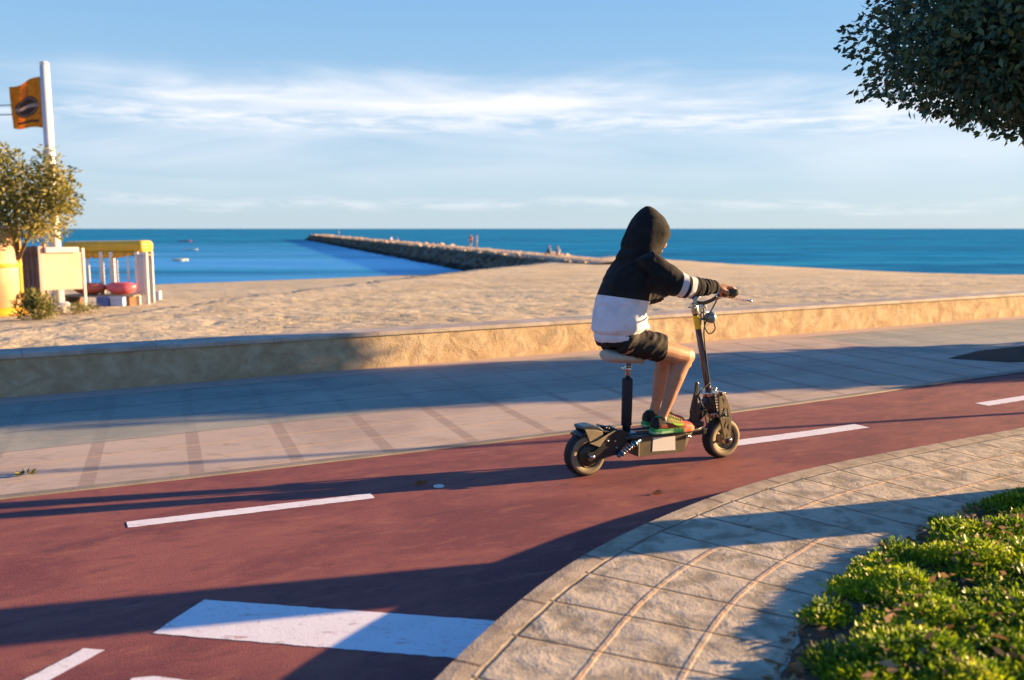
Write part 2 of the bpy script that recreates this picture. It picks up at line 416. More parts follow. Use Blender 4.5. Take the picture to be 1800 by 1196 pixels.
# inner side uses a blended straight frame so it cannot fold over itself
def bedp(i, o_):
    p = KERB[i]+KN[i]*min(o_, 1.3)
    if o_ > 1.3: p = p+np.array([.72, -.69])*(o_-1.3)
    return p
def bedz(x_, y_, o_):
    e = min(1, max(0, (o_-.90)/.35)); sp_ = max(0, min(1, (1.06-o_)/.1))
    return KH-.004+.30*(min(o_, .96)-.93)*1.0+.016*sp_*mn.noise(Vector((x_*9, y_*9, 5)))+.02*e+.022*(mn.noise(Vector((x_*2.2, y_*2.2, 0))))*e+.012*mn.noise(Vector((x_*6, y_*6, 3)))*e
for i in ksel:
    for o_ in BO:
        p = bedp(i, o_); bed.v.append((p[0], p[1], bedz(p[0], p[1], o_)))
k = len(BO); bed.f = [(i*k+j, i*k+j+1, (i+1)*k+j+1, (i+1)*k+j) for i in range(len(ksel)-1) for j in range(k-1)]; bed.sm = [True]*len(bed.f)
o = bed.build('planting_bed', soilm); o['kind'] = 'structure'



def leaf_mat(name, stops, trans=.35, rough=.5, nscale=1.6):
    m, t, b = node_mat(name, rough, .4)
    rp = t.new('ShaderNodeNewGeometry').outputs['Random Per Island']
    pos = t.new('ShaderNodeTexCoord').outputs['Object']
    f = t.math('ADD', t.math('MULTIPLY', rp, .55), t.math('MULTIPLY', t.step(t.noise(pos, nscale, 3), .35, .65), .45))
    c = t.ramp(f, stops); t.put(b.inputs['Base Color'], c)
    tr = t.new('ShaderNodeBsdfTranslucent'); t.put(tr.inputs[0], c)
    mx = t.new('ShaderNodeMixShader'); mx.inputs[0].default_value = trans
    t.l.new(b.outputs[0], mx.inputs[1]); t.l.new(tr.outputs[0], mx.inputs[2])
    t.l.new(mx.outputs[0], m.node_tree.nodes['Material Output'].inputs[0])
    return m
def leaves(P, D, L, Wd, fold=.25):
    """P points, D long directions (unit), sizes -> vertices and quads of folded leaves"""
    n = len(P); r = rng.normal(size=(n, 3)); sd = np.cross(D, r); sd /= np.linalg.norm(sd, axis=1)[:, None]
    up = np.cross(sd, D); L = L[:, None]; Wd = Wd[:, None]
    a = P; b_ = P+D*L*.5+sd*Wd*.5+up*Wd*fold; c_ = P+D*L; d_ = P+D*L*.5-sd*Wd*.5+up*Wd*fold
    V = np.stack([a, b_, c_, d_], 1).reshape(-1, 3)
    F = np.arange(4*n).reshape(n, 4)
    return V, F
def npmesh(name, V, F, material, parent=None, smooth=False):
    me = bpy.data.meshes.new(name); n = len(V); k = len(F)
    me.vertices.add(n); me.vertices.foreach_set('co', V.astype(np.float32).ravel())
    me.loops.add(4*k); me.loops.foreach_set('vertex_index', F.astype(np.int32).ravel())
    me.polygons.add(k); me.polygons.foreach_set('loop_start', np.arange(0, 4*k, 4, dtype=np.int32)); me.polygons.foreach_set('loop_total', np.full(k, 4, dtype=np.int32))
    me.update(); me.validate(); me.materials.append(material)
    o = bpy.data.objects.new(name, me); COL.objects.link(o)
    if parent: o.parent = parent
    return o
def unit(a): return a/np.linalg.norm(a, axis=1)[:, None]

gc = leaf_mat('ground_cover_leaves', [(0, (.025, .06, .006)), (.3, (.09, .19, .008)), (.60, (.26, .38, .012)), (.90, (.48, .55, .02)), (1, (.50, .38, .10))], .4, .45, 5)
Ps = []; Ds = []; Ls = []
N = 7600     # clumps
cnt = 0
while cnt < N:
    i = random.randrange(6, len(KERB)-30); o_ = .93+2.3*random.random()**1.15
    p = bedp(i, o_); x_, y_ = p
    if not (.3 < x_ < 4.2 and 1.6 < y_ < 5.4): continue
    dens = mn.noise(Vector((x_*3.1, y_*3.1, 7)))
    if o_ < 1.12 and dens < .02: continue
    if dens < -.36 and o_ < 1.7: continue
    d2 = mn.noise(Vector((x_*7, y_*7, 1)))
    if d2 < -.30: continue
    hgt = .016+.038*max(0, dens+.35)+.042*max(0, d2)+.012*random.random()
    if o_ < 1.1: hgt *= .6
    z_ = bedz(x_, y_, o_)
    k = 30
    th = rng.uniform(0, 2*math.pi, k); rr = .055*np.sqrt(rng.uniform(0, 1, k))
    hz_ = rng.uniform(.15, 1, k)*hgt
    P = np.stack([x_+rr*np.cos(th), y_+rr*np.sin(th), z_+hz_*(1-.45*(rr/.055)**2)], 1)
    D = unit(np.stack([np.cos(th)*.75, np.sin(th)*.75, rng.uniform(.15, 1.1, k)], 1)+rng.normal(0, .25, (k, 3)))
    Ps.append(P); Ds.append(D); Ls.append(rng.uniform(.012, .030, k)); cnt += 1
P = np.concatenate(Ps); D = np.concatenate(Ds); L = np.concatenate(Ls)
V, F = leaves(P, D, L, L*.33, .3)
tag(npmesh('ground_cover', V, F, gc), 'bright green creeping ground cover filling the bed beside the raised paving', 'ground cover', kind='stuff')
# dry stalks and fallen leaves on the bed
drym = leaf_mat('dry_leaves', [(0, (.10, .05, .02)), (.5, (.28, .16, .07)), (1, (.42, .30, .16))], .2, .7)
n = 900; P = []
while len(P) < n:
    i = random.randrange(10, len(KERB)-40); o_ = .90+random.random()**2*1.9
    p = bedp(i, o_)
    if not (.5 < p[0] < 4 and 1.8 < p[1] < 5.2): continue
    P.append((p[0], p[1], bedz(p[0], p[1], o_)+(.010 if o_ < 1.1 else .02+.05*random.random())))
P = np.array(P); D = unit(np.stack([rng.normal(0, 1, n), rng.normal(0, 1, n), rng.normal(0, .25, n)], 1)); L = rng.uniform(.02, .06, n)
V, F = leaves(P, D, L, L*.45, .2)
tag(npmesh('leaf_litter', V, F, drym), 'dry brown leaves scattered in the ground cover bed', 'leaf litter', kind='stuff')

# --- low stone wall between promenade and beach
m, t, b = node_mat('rubble_stone', .9, .2)
uv = uvnode(t); pos = t.new('ShaderNodeTexCoord').outputs['Object']
wob = t.mix(.16, uv, t.noise(pos, 3, 3, out=1))
vo = t.new('ShaderNodeTexVoronoi', feature='DISTANCE_TO_EDGE'); t.put(vo.inputs['Vector'], t.mapping(wob, scale=(2.6, 4.2, 1))); vo.inputs['Scale'].default_value = 1
vc = t.new('ShaderNodeTexVoronoi'); t.put(vc.inputs['Vector'], t.mapping(wob, scale=(2.6, 4.2, 1))); vc.inputs['Scale'].default_value = 1
n1 = t.noise(pos, 5, 6, .65, .6); n3 = t.noise(pos, 70, 4)
hue = t.sep(vc.outputs['Color'])[0]
c = t.mix(t.math('ADD', .3, t.math('MULTIPLY', hue, .4)), (.33, .235, .135), (.50, .375, .225)); c = t.mix(t.math('MULTIPLY', t.step(n1, .4, .65), .6), c, (.56, .46, .31))
c = t.mix(t.math('MULTIPLY', t.step(n1, .42, .25), .6), c, (.17, .11, .07))
mo = t.step(vo.outputs[0], .10, .0); c = t.mix(t.math('MULTIPLY', mo, t.math('MULTIPLY', t.step(t.noise(pos, 1.7, 3), .38, .62), .4)), c, (.25, .16, .09))
t.put(b.inputs['Base Color'], c)
t.put(b.inputs['Normal'], t.bump(t.math('ADD', t.math('MULTIPLY', t.step(vo.outputs[0], 0, .3), .45), t.math('ADD', t.math('MULTIPLY', n1, 1.1), t.math('MULTIPLY', n3, .35))), .016, .8))
stone = m
capm, t, b = node_mat('cap_stone', .75, .3)
uv = uvnode(t); u, vv, _ = t.sep(uv); pos = t.new('ShaderNodeTexCoord').outputs['Object']
n1 = t.noise(pos, 3, 6, .65); n3 = t.noise(pos, 60, 3)
c = t.mix(t.step(n1, .35, .65), (.32, .275, .22), (.47, .41, .34)); c = t.mix(t.math('MULTIPLY', t.step(t.noise(pos, 9, 5, .7), .58, .7), .5), c, (.20, .17, .14))
k = t.step(t.math('ABSOLUTE', t.math('SUBTRACT', t.math('FRACT', t.math('DIVIDE', u, 1.05)), .5)), .009, .004)
c = t.mix(t.math('MULTIPLY', k, .4), c, (.12, .10, .08)); t.put(b.inputs['Base Color'], c); t.put(b.inputs['Normal'], t.bump(t.math('ADD', n1, n3), .003))
WH = .33
wall = empty('low_wall', (*wp(0, 0), 0))
tag(wall, 'long low rubble stone wall with pale flat cap between promenade and sand', 'wall')
def uvstrip(name, rows, material, parent):
    """rows: list of (v, z); extruded along the wall; UV along, running height"""
    V = []; U = []; k = len(rows); hs = [0]
    for a_, b_ in zip(rows, rows[1:]): hs.append(hs[-1]+math.hypot(a_[0]-b_[0], a_[1]-b_[1]))
    us = np.linspace(-20, 55, 151)
    for u_ in us:
        for (v_, z_), h_ in zip(rows, hs):
            p = wp(u_, v_)-WB; V.append((p[0], p[1], z_)); U.append((u_, h_))
    F = [(i*k+j, i*k+j+1, (i+1)*k+j+1, (i+1)*k+j) for i in range(len(us)-1) for j in range(k-1)]
    me = bpy.data.meshes.new(name); me.from_pydata(V, [], F); uvl = me.uv_layers.new(name='UVMap')
    for lp in me.loops: uvl.data[lp.index].uv = U[lp.vertex_index]
    me.materials.append(material); o = bpy.data.objects.new(name, me); COL.objects.link(o); o.parent = parent; return o
uvstrip('wall_face', [(0, -.02), (.004, .1), (0, .2), (0, WH)], stone, wall)
uvstrip('wall_back', [(-.36, WH), (-.36, -.4)], stone, wall)
uvstrip('wall_cap', [(-.02, WH-.001), (.018, WH-.001), (.022, WH+.004), (.022, WH+.034), (.016, WH+.04), (-.372, WH+.04), (-.38, WH+.03), (-.38, WH-.001), (-.34, WH-.001)], capm, wall)

# --- beach
WATER = -3.0
SH = [(-160, -20, -3), (-75, 38, -3), (-45, 60, -3), (-28, 72.4, -3), (-17.1, 80.7, -3), (-9, 88, -3), (-3.8, 93.5, -3), (4, 99, -2.4), (11.3, 106, -1.75), (15, 97, -1.75), (20, 81, -1.75), (27, 66.5, -1.7), (33.2, 57.5, -1.7), (46, 50, -1.7), (80, 62, -1.8), (200, 130, -2)]
SHA = np.array(SH, float)
def beachz(X, Y):
    X = np.atleast_1d(X).astype(float); Y = np.atleast_1d(Y).astype(float)
    dw = (X-WB[0])*(-WN[0])+(Y-WB[1])*(-WN[1])-.36
    ds = np.full(X.shape, 1e9); ez = np.zeros(X.shape)
    for a_, b_ in zip(SHA[:-1], SHA[1:]):
        d = b_[:2]-a_[:2]; L2 = d @ d
        tt = np.clip(((X-a_[0])*d[0]+(Y-a_[1])*d[1])/L2, 0, 1)
        q = np.hypot(X-a_[0]-tt*d[0], Y-a_[1]-tt*d[1]); mk = q < ds
        ds = np.where(mk, q, ds); ez = np.where(mk, a_[2]+tt*(b_[2]-a_[2]), ez)
    # inside test against the land polygon
    poly = np.vstack([SHA[:, :2], [[200, -100], [-160, -100]]]); ins = np.zeros(X.shape, bool)
    j = len(poly)-1
    for i in range(len(poly)):
        xi, yi = poly[i]; xj, yj = poly[j]
        c_ = ((yi > Y) != (yj > Y)) & (X < (xj-xi)*(Y-yi)/(yj-yi+1e-12)+xi); ins ^= c_; j = i
    t_ = np.clip(dw, 0, None)/(np.clip(dw, 0, None)+ds+1e-6)
    zin = .10+(ez-.10)*t_
    zout = ez-ds*.22
    return np.where(ins, zin, np.maximum(zout, -9)), dw
# grid in wall coordinates, denser close to the wall
us = np.concatenate([np.linspace(-130, -14, 60)[:-1], np.linspace(-14, 14, 330)[:-1], np.linspace(14, 40, 150)[:-1], np.linspace(40, 150, 90)])
ds_ = np.concatenate([[.25], .36+np.cumsum(np.linspace(.05, .16, 130)), ])
ds_ = np.concatenate([ds_, ds_[-1]+np.cumsum(np.linspace(.2, 1.6, 110)), ])
ds_ = ds_[ds_ < 150]
UU, DD = np.meshgrid(us, ds_, indexing='ij')
XX = WB[0]+WU[0]*UU-WN[0]*DD; YY = WB[1]+WU[1]*UU-WN[1]*DD
Z, _ = beachz(XX.ravel(), YY.ravel()); Xr = XX.ravel(); Yr = YY.ravel()
bum = np.zeros(len(Z))
near = (np.abs(UU.ravel()) < 45) & (DD.ravel() < 60)
idx = np.nonzero(near)[0]
for i in idx:
    p = Vector((Xr[i]*.9, Yr[i]*1.1, 0))
    q = mn.noise(p*2.3); r_ = mn.noise(p*5.1+Vector((9, 3, 1)))
    bum[i] = .018*q-.022*max(0, r_-.08)*2+.02*mn.noise(p*.5)*2
Z = Z+bum*np.clip(DD.ravel()/1.0-.3, 0, 1)
m, t, b = node_mat('beach_sand', .95, .15)
pos = t.new('ShaderNodeTexCoord').outputs['Object']; pr = t.mapping(pos, rot=(0, 0, -R(16)), scale=(1, 1.5, 1))
n1 = t.noise(pr, .35, 5, .6); n2 = t.noise(pr, 3.2, 5, .68, .3); n3 = t.noise(pr, 14, 4, .6)
c = t.mix(t.step(n1, .35, .65), (.54, .435, .26), (.67, .56, .36))
c = t.mix(t.math('MULTIPLY', t.step(n2, .5, .32), .6), c, (.28, .21, .13))
c = t.mix(t.math('MULTIPLY', t.step(n3, .55, .75), .3), c, (.68, .56, .40))
# wet, darker sand next to the water
pz = t.sep(t.new('ShaderNodeNewGeometry').outputs['Position'])[2]
c = t.mix(t.math('MULTIPLY', t.step(pz, -2.8, -3.0), .6), c, (.20, .14, .08))
t.put(b.inputs['Base Color'], c)
t.put(b.inputs['Normal'], t.bump(t.math('ADD', t.math('MULTIPLY', n2, 1), t.math('MULTIPLY', n3, .3)), .05, 1))
F = []
nu, nd = UU.shape
ii, jj2 = np.meshgrid(np.arange(nu-1), np.arange(nd-1), indexing='ij'); a0 = (ii*nd+jj2).ravel()
F = np.stack([a0, a0+nd, a0+nd+1, a0+1], 1)
o = npmesh('beach', np.stack([Xr, Yr, Z], 1), F, m); o['kind'] = 'structure'
o.data.polygons.foreach_set('use_smooth', [True]*len(F))
if o.data.polygons[5000].normal.z < 0: o.data.flip_normals()
def bz(x_, y_): return float(beachz(x_, y_)[0][0])

# --- ground below everything (land side) and sea
gm = mat('ground', (.2, .16, .12), .95, 0, .3, .3)
g = MB(); g.add([(-300, -200, -.12), (300, -200, -.12), (300, 1, -.12), (56, 42.2, -.12), (-19, -1.2, -.12), (-300, -3, -.12)], [(0, 1, 2, 3, 4, 5)], False)
o = g.build('ground', gm); o['kind'] = 'structure'
g = MB(); g.add([(-30000, -400, -10), (30000, -400, -10), (30000, 30000, -10), (-30000, 30000, -10)], [(0, 1, 2, 3)], False)
o = g.build('sea_bed', gm); o['kind'] = 'structure'
m, t, b = node_mat('sea_water', .16, .5)
pos = t.new('ShaderNodeTexCoord').outputs['Object']
pw = t.mapping(pos, rot=(0, 0, R(8)), scale=(.35, 1, 1))
sw = t.noise(pw, .22, 5, .6, .3); ch = t.noise(pw, 1.3, 5, .65, .2); big = t.noise(t.mapping(pos, scale=(.25, 1, 1)), .035, 4, .6)
px, py, pz = t.sep(pos)
# sheltered bay left of the breakwater
side = t.math('ADD', px, t.math('MULTIPLY', py, .2866))           # breakwater axis: px + .2866 py = 26
bay = t.math('MULTIPLY', t.step(side, 26, 24), t.step(py, 330, 90))
bay = t.math('MULTIPLY', bay, t.step(t.noise(t.mapping(pos, scale=(.12, 1, 1)), .06, 4, .6), .18, .62))
wave = t.math('ADD', sw, t.math('MULTIPLY', ch, .25))
mid_ = t.noise(t.mapping(pos, rot=(0, 0, R(10)), scale=(.22, 1, 1)), .11, 5, .62, .4)
c = t.mix(t.step(big, .40, .60), (.0, .10, .195), (.0, .175, .31))
c = t.mix(t.math('MULTIPLY', t.step(mid_, .52, .66), .75), c, (.02, .33, .42))
c = t.mix(t.math('MULTIPLY', t.step(mid_, .47, .34), .7), c, (.0, .085, .15))
c = t.mix(t.math('MULTIPLY', t.step(wave, .56, .74), .5), c, (.03, .30, .45))
c = t.mix(t.math('MULTIPLY', bay, .85), c, t.mix(t.step(mid_, .4, .6), (.035, .25, .44), (.10, .40, .58)))  # pale sky reflection on the calm bay put into the base colour
foam = t.math('MULTIPLY', t.step(ch, .66, .72), t.step(sw, .55, .66)); c = t.mix(t.math('MULTIPLY', foam, .35), c, (.45, .55, .6))
df = t.new('ShaderNodeBsdfDiffuse'); t.put(df.inputs[0], c)
gl = t.new('ShaderNodeBsdfGlossy'); gl.inputs['Roughness'].default_value = .25; gl.inputs[0].default_value = (.28, .68, 1, 1)
bn = t.bump(wave, 1.0, .9)
t.put(gl.inputs['Normal'], bn); t.put(df.inputs['Normal'], t.bump(wave, .5, .5))
mx = t.new('ShaderNodeMixShader'); t.put(mx.inputs[0], t.math('ADD', .20, t.math('MULTIPLY', bay, .50)))
t.l.new(df.outputs[0], mx.inputs[1]); t.l.new(gl.outputs[0], mx.inputs[2])
t.l.new(mx.outputs[0], m.node_tree.nodes['Material Output'].inputs[0])
g = MB(); ys = [-100, 40, 100, 200, 500, 1500, 6000, 20000]; xs = [-20000, -3000, -500, -100, 0, 100, 500, 3000, 20000]
for y_ in ys:
    for x_ in xs: g.v.append((x_, y_, WATER))
g.f = [(i*9+j, i*9+j+1, (i+1)*9+j+1, (i+1)*9+j) for i in range(7) for j in range(8)]; g.sm = [True]*len(g.f)
o = g.build('sea', m); o['kind'] = 'structure'
if o.data.polygons[0].normal.z < 0: o.data.flip_normals()

# ================================================================== BREAKWATER
m, t, b = node_mat('breakwater_rock', .9, .2)
pos = t.new('ShaderNodeTexCoord').outputs['Object']; n1 = t.noise(pos, .5, 6, .65); n2 = t.noise(pos, 3, 4)
rp = t.new('ShaderNodeNewGeometry').outputs['Random Per Island']
c = t.mix(rp, (.09, .072, .05), (.21, .165, .11))  # rock colour darkened to carry the shade of the flank below the crest
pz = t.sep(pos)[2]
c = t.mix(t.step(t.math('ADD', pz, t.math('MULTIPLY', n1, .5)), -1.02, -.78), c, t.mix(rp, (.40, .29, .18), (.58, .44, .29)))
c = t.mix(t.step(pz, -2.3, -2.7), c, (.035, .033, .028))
t.put(b.inputs['Base Color'], c); t.put(b.inputs['Normal'], t.bump(n2, .1))
def axis(y_): return 26.0-.2866*y_+.012*0
ax = Vector((-.2866, 1, 0)).normalized(); nx = Vector((ax.y, -ax.x, 0))
core = MB()
yy = list(np.linspace(66, 372, 60)); prof = [(-5.2, -3.9), (-3.2, -2.9), (-1.2, -1.15), (0, -1.0), (2.5, -1.0), (4.2, -1.6), (8.5, -4)]
for y_ in yy:
    k1 = max(0, min(1, (372-y_)/6)); rise = max(0, min(1, (y_-64)/14))
    for a_, z_ in prof:
        p = Vector((axis(y_), y_, 0))+nx*a_*(.5+.5*k1)
        core.v.append((p.x, p.y, -1.15+(z_+1.15)*(rise if z_ < -1.2 else 1)-(1-k1)*1.5))
k = len(prof); core.f = [(i*k+j, i*k+j+1, (i+1)*k+j+1, (i+1)*k+j) for i in range(len(yy)-1) for j in range(k-1)]; core.sm = [True]*len(core.f)
def rock(mb, c_, s_):
    ico = ROCK[random.randrange(len(ROCK))]; q = Matrix.Rotation(random.random()*6.3, 3, 'Z') @ Matrix.Rotation(random.random()*6.3, 3, 'X')
    mb.add([Vector(c_)+q @ Vector((v_[0]*s_, v_[1]*s_*.8, v_[2]*s_*.65)) for v_ in ico[0]], ico[1], False)
ROCK = []
for k in range(6):
    bm = bmesh.new(); bmesh.ops.create_icosphere(bm, subdivisions=2, radius=1)
    for v_ in bm.verts:
        q = v_.co.normalized(); v_.co *= .8+.45*mn.noise(q*1.6+Vector((k*9, 0, 0)))
        for ax_ in ((.8, .3, .5), (-.5, .8, .1), (.1, -.7, .7), (-.2, -.3, -.9)):
            a_ = Vector(ax_).normalized(); dd = v_.co.dot(a_)
            if dd > .62: v_.co -= a_*(dd-.62)
    ROCK.append(([tuple(v_.co) for v_ in bm.verts], [tuple(v_.index for v_ in f.verts) for f in bm.faces])); bm.free()
bw = core
for i in range(2600):
    y_ = 68+300*random.random()**1.7; a_ = random.choice((random.uniform(-5.2, -1.0), random.uniform(-5.2, 4.5)))
    z_ = np.interp(a_, [p[0] for p in prof], [p[1] for p in prof]); s_ = random.uniform(.22, .60)*(1+(y_-68)/500)
    if y_ < 82: s_ *= .55
    rise = max(0, min(1, (y_-64)/14)); z_ = -1.15+(z_+1.15)*(rise if z_ < -1.2 else 1)
    if -1.0 < a_ < 2.5: s_ *= .34
    p = Vector((axis(y_), y_, z_-.1*s_))+nx*a_; rock(bw, p, s_)
o = bw.build('breakwater', m); tag(o, 'long rock breakwater, flank shade painted dark, with sandy crest running out to sea', 'breakwater')

# ================================================================== FAR FIGURES AND FLOATS
def pix(u_, v_, Y):      # real place of something seen in that direction at forward distance Y (bearing only)
    d = (1, -math.sin(PITCH)+math.cos(PITCH)*(598-v_)/1600, math.cos(PITCH)+math.sin(PITCH)*(598-v_)/1600)
    return Vector(((u_-900)/1600*Y/d[2], Y, 1.4+d[1]*Y/d[2]))
def remesh(mb, name, voxel, material, parent=None, smooth=6, disp=None, factor=.5):
    o = mb.build(name, material, parent)
    r_ = o.modifiers.new('r', 'REMESH'); r_.mode = 'VOXEL'; r_.voxel_size = voxel; r_.use_smooth_shade = True
    s_ = o.modifiers.new('s', 'SMOOTH'); s_.iterations = smooth; s_.factor = factor
    bpy.context.view_layer.update()
    dg = bpy.context.evaluated_depsgraph_get(); me = bpy.data.meshes.new_from_object(o.evaluated_get(dg), depsgraph=dg)
    o.modifiers.clear(); o.data = me
    me.materials.clear()
    for m_ in (material if isinstance(material, (list, tuple)) else [material]): me.materials.append(m_)
    if disp:
        nv = len(me.vertices); cs = np.empty(nv*3, np.float32); me.vertices.foreach_get('co', cs); cs = cs.reshape(-1, 3)
        ns = np.empty(nv*3, np.float32); me.vertices.foreach_get('normal', ns); ns = ns.reshape(-1, 3)
        dd = np.array([disp(Vector(c_), Vector(n_)) for c_, n_ in zip(cs, ns)], np.float32)
        me.vertices.foreach_set('co', (cs+ns*dd[:, None]).ravel()); me.update()
    me.polygons.foreach_set('use_smooth', [True]*len(me.polygons))
    return o
def fig(loc, rz, label, shirt, pants, seated=False, group=None):
    mb = MB()
    if seated:
        mb.loft([((0, 0, .08), .16, .11, (0, 1, 0), (1, 0, 0)), ((.02, 0, .35), .15, .10, (0, 1, 0), (1, 0, 0)), ((.06, 0, .56), .19, .1, (0, 1, 0), (1, 0, 0)), ((.07, 0, .62), .06, .06, (0, 1, 0), (1, 0, 0))], 14)
        mb.ball((.09, 0, .76), (.09, .085, .12)); mb.tube([(.07, 0, .58), (.08, 0, .7)], .05)
        for s_ in (-1, 1):
            mb.tube([(0, s_*.09, .1), (.28, s_*.13, .42), (.45, s_*.1, .03), (.55, s_*.1, .02)], [.09, .07, .05, .04])
            mb.tube([(.06, s_*.2, .55), (.16, s_*.22, .32), (.33, s_*.1, .38)], [.05, .04, .035])
    else:
        mb.loft([((0, 0, .86), .16, .11, (0, 1, 0), (1, 0, 0)), ((0, 0, 1.1), .14, .1, (0, 1, 0), (1, 0, 0)), ((0, 0, 1.36), .20, .11, (0, 1, 0), (1, 0, 0)), ((0, 0, 1.44), .07, .06, (0, 1, 0), (1, 0, 0))], 14)
        mb.tube([(0, 0, 1.4), (0, 0, 1.53)], .055); mb.ball((.01, 0, 1.6), (.095, .08, .12))
        for s_ in (-1, 1):
            mb.tube([(0, s_*.09, .9), (.03, s_*.1, .48), (0, s_*.1, .06), (.14, s_*.1, .03)], [.09, .06, .04, .04])
            mb.tube([(0, s_*.21, 1.36), (-.02, s_*.26, 1.08), (.06, s_*.25, .84), (.07, s_*.25, .76)], [.055, .042, .035, .03])
    m, t, b = node_mat('figure_clothes', .8, .2); z_ = t.sep(t.new('ShaderNodeTexCoord').outputs['Object'])[2]
    lim = (.12, .22, .64) if seated else (.5, .88, 1.43)
    c = t.mix(t.math('GREATER_THAN', z_, lim[0]), (.42, .24, .16), pants); c = t.mix(t.math('GREATER_THAN', z_, lim[1]), c, shirt)
    c = t.mix(t.math('GREATER_THAN', z_, lim[2]), c, (.42, .24, .16)); c = t.mix(t.math('GREATER_THAN', z_, lim[2]+.2), c, (.05, .03, .02)); t.put(b.inputs['Base Color'], c)
    o = remesh(mb, 'person', .025, m, smooth=3); o.location = loc; o.rotation_euler = (0, 0, rz)
    tag(o, label, 'person', group); return o
def crest(u_):
    k = (u_-900)/1600; Y = (26+.8)/(k/.985+.2866); return axis(Y)+.8, Y
def put(u_, dz=-.95):
    X, Y = crest(u_); return (X, Y, dz)
fig(put(829), R(70), 'person in an orange top standing on the breakwater, the left one of the standing pair', (.62, .24, .14), (.30, .2, .16))
fig(put(839), R(200), 'person in a pale top standing on the breakwater, the right one of the standing pair', (.55, .5, .52), (.42, .3, .28))
fig(put(966), R(140), 'person in dark clothes sitting on the breakwater near the beach, left of two', (.12, .13, .15), (.16, .2, .28), True)
fig(put(979), R(90), 'person in grey sitting on the breakwater near the beach, the right one of two', (.33, .34, .38), (.5, .48, .47), True)
fig(put(692, -.9), R(120), 'person in a white top sitting halfway along the breakwater crest', (.7, .7, .74), (.1, .2, .45), True)
fig(put(702, -.9), R(60), 'person in a blue top sitting halfway along the breakwater crest', (.12, .25, .55), (.6, .6, .6), True)
fig(put(602, -.9), R(100), 'person in grey standing near the far end of the breakwater', (.4, .42, .45), (.3, .3, .34))

def float_boat(loc, rz, L, label, hullc, kind):
    r = empty(kind, loc, rz); hm = mat('hull_paint', hullc, .5, 0, .15, 2)
    h_ = MB()
    for i, q in enumerate(np.linspace(-1, 1, 11)):
        w_ = .30*L*(1-max(0, q)**3*.95)*(1-.15*max(0, -q)); 
        for a_, z_ in ((-.5, .30), (-.45, .05), (-.2, -.12), (.2, -.12), (.45, .05), (.5, .30)): h_.v.append((q*L/2, a_*w_, z_*L*.22+.06*max(0, q)**2))
    h_.f = [(i*6+j, i*6+j+1, (i+1)*6+j+1, (i+1)*6+j) for i in range(10) for j in range(5)]+[(0, 1, 2, 3, 4, 5)]; h_.sm = [True]*len(h_.f)
    h_.build('hull', hm, r)
    d_ = MB(); d_.box((-.1*L, 0, .035*L), (.7*L, .22*L, .02)); d_.box((-.1*L, 0, .055*L), (.08*L, .26*L, .02)); d_.box((.15*L, 0, .055*L), (.08*L, .24*L, .02)); d_.build('thwart', whitep, r)
    tag(r, label, 'boat'); return r
float_boat((-111, 311, WATER), R(8), 4.4, 'small red boat floating farthest out in the bay', (.5, .05, .07), 'rowing_boat')
float_boat((-65.8, 187.5, WATER), R(5), 2.9, 'small white boat floating in the bay between the red boat and the pale raft', (.7, .68, .62), 'rowing_boat')
r = empty('swim_raft', (-45.4, 125, WATER), R(-6)); 
d_ = MB(); 
for i in range(8): d_.box((-.7+.2*i, 0, .24), (.18, 1.5, .05))
d_.build('deck', mat('raft_boards', (.62, .50, .36), .8, 0, .3, 4), r, .01)
for s_ in (-.55, .55):
    d_ = MB(); d_.tube([(-.8, s_, .1), (.8, s_, .1)], .17, 16); d_.build('float', whitep, r)
tag(r, 'pale wooden swimming raft floating nearest the beach in the bay', 'raft')

# ================================================================== BEACH STAND AT THE LEFT
def onbeach(u_, v_):
    d = Vector(((u_-900)/1600, math.cos(PITCH)+math.sin(PITCH)*(598-v_)/1600, -math.sin(PITCH)+math.cos(PITCH)*(598-v_)/1600))
    lo_, hi = 5, 80
    for _ in range(40):
        mid = (lo_+hi)/2; p = Vector((0, 0, 1.4))+d*mid
        if p.z > bz(p.x, p.y): lo_ = mid
        else: hi = mid
    return p
cream = mat('cream_board', (.70, .55, .40), .6, 0, .15, 2, .002, 20)
yel = mat('yellow_trim', (.70, .36, .015), .5, 0, .12, 4)
yboat = mat('yellow_plastic', (.62, .42, .04), .4, 0, .2, 3)
wood = mat('fence_wood', (.20, .085, .035), .75, 0, .45, 5, .003, 30)
whitem = mat('white_post', (.66, .66, .68), .5, 0, .1, 4)
greym = mat('grey_plank', (.30, .25, .19), .8, 0, .4, 6, .003, 30)
p = onbeach(10, 556)
hut = empty('beach_booth', p, R(8))
h_ = MB(); h_.tube([(-.22, .2, 0), (-.22, .2, 2.02)], .52, 40); h_.build('booth_wall', mat('peach_board', (.66, .42, .24), .65, 0, .2, 2, .003, 30), hut)
h_ = MB(); h_.lathe((-.22, .2, 0), (0, 0, 1), [(.50, 1.12), (.535, 1.12), (.54, 1.15), (.54, 1.18), (.535, 1.21), (.50, 1.21)], 48); h_.build('trim_band', yel, hut)
h_ = MB(); h_.lathe((-.22, .2, 0), (0, 0, 1), [(.50, -.02), (.60, -.02), (.60, .08), (.54, .2), (.50, .2)], 48); h_.build('base_band', yel, hut)
h_ = MB(); h_.box((.315, .2, .98), (.03, .12, 1.96)); h_.build('corner_trim', yel, hut, .01)
h_ = MB(); h_.lathe((-.22, .2, 2.02), (0, 0, 1), [(.001, .07), (.4, .05), (.55, .02), (.56, 0), (.5, -.01)], 40); h_.build('roof', whitem, hut)
tag(hut, 'round cream beach booth with orange yellow bands at the left edge', 'booth')
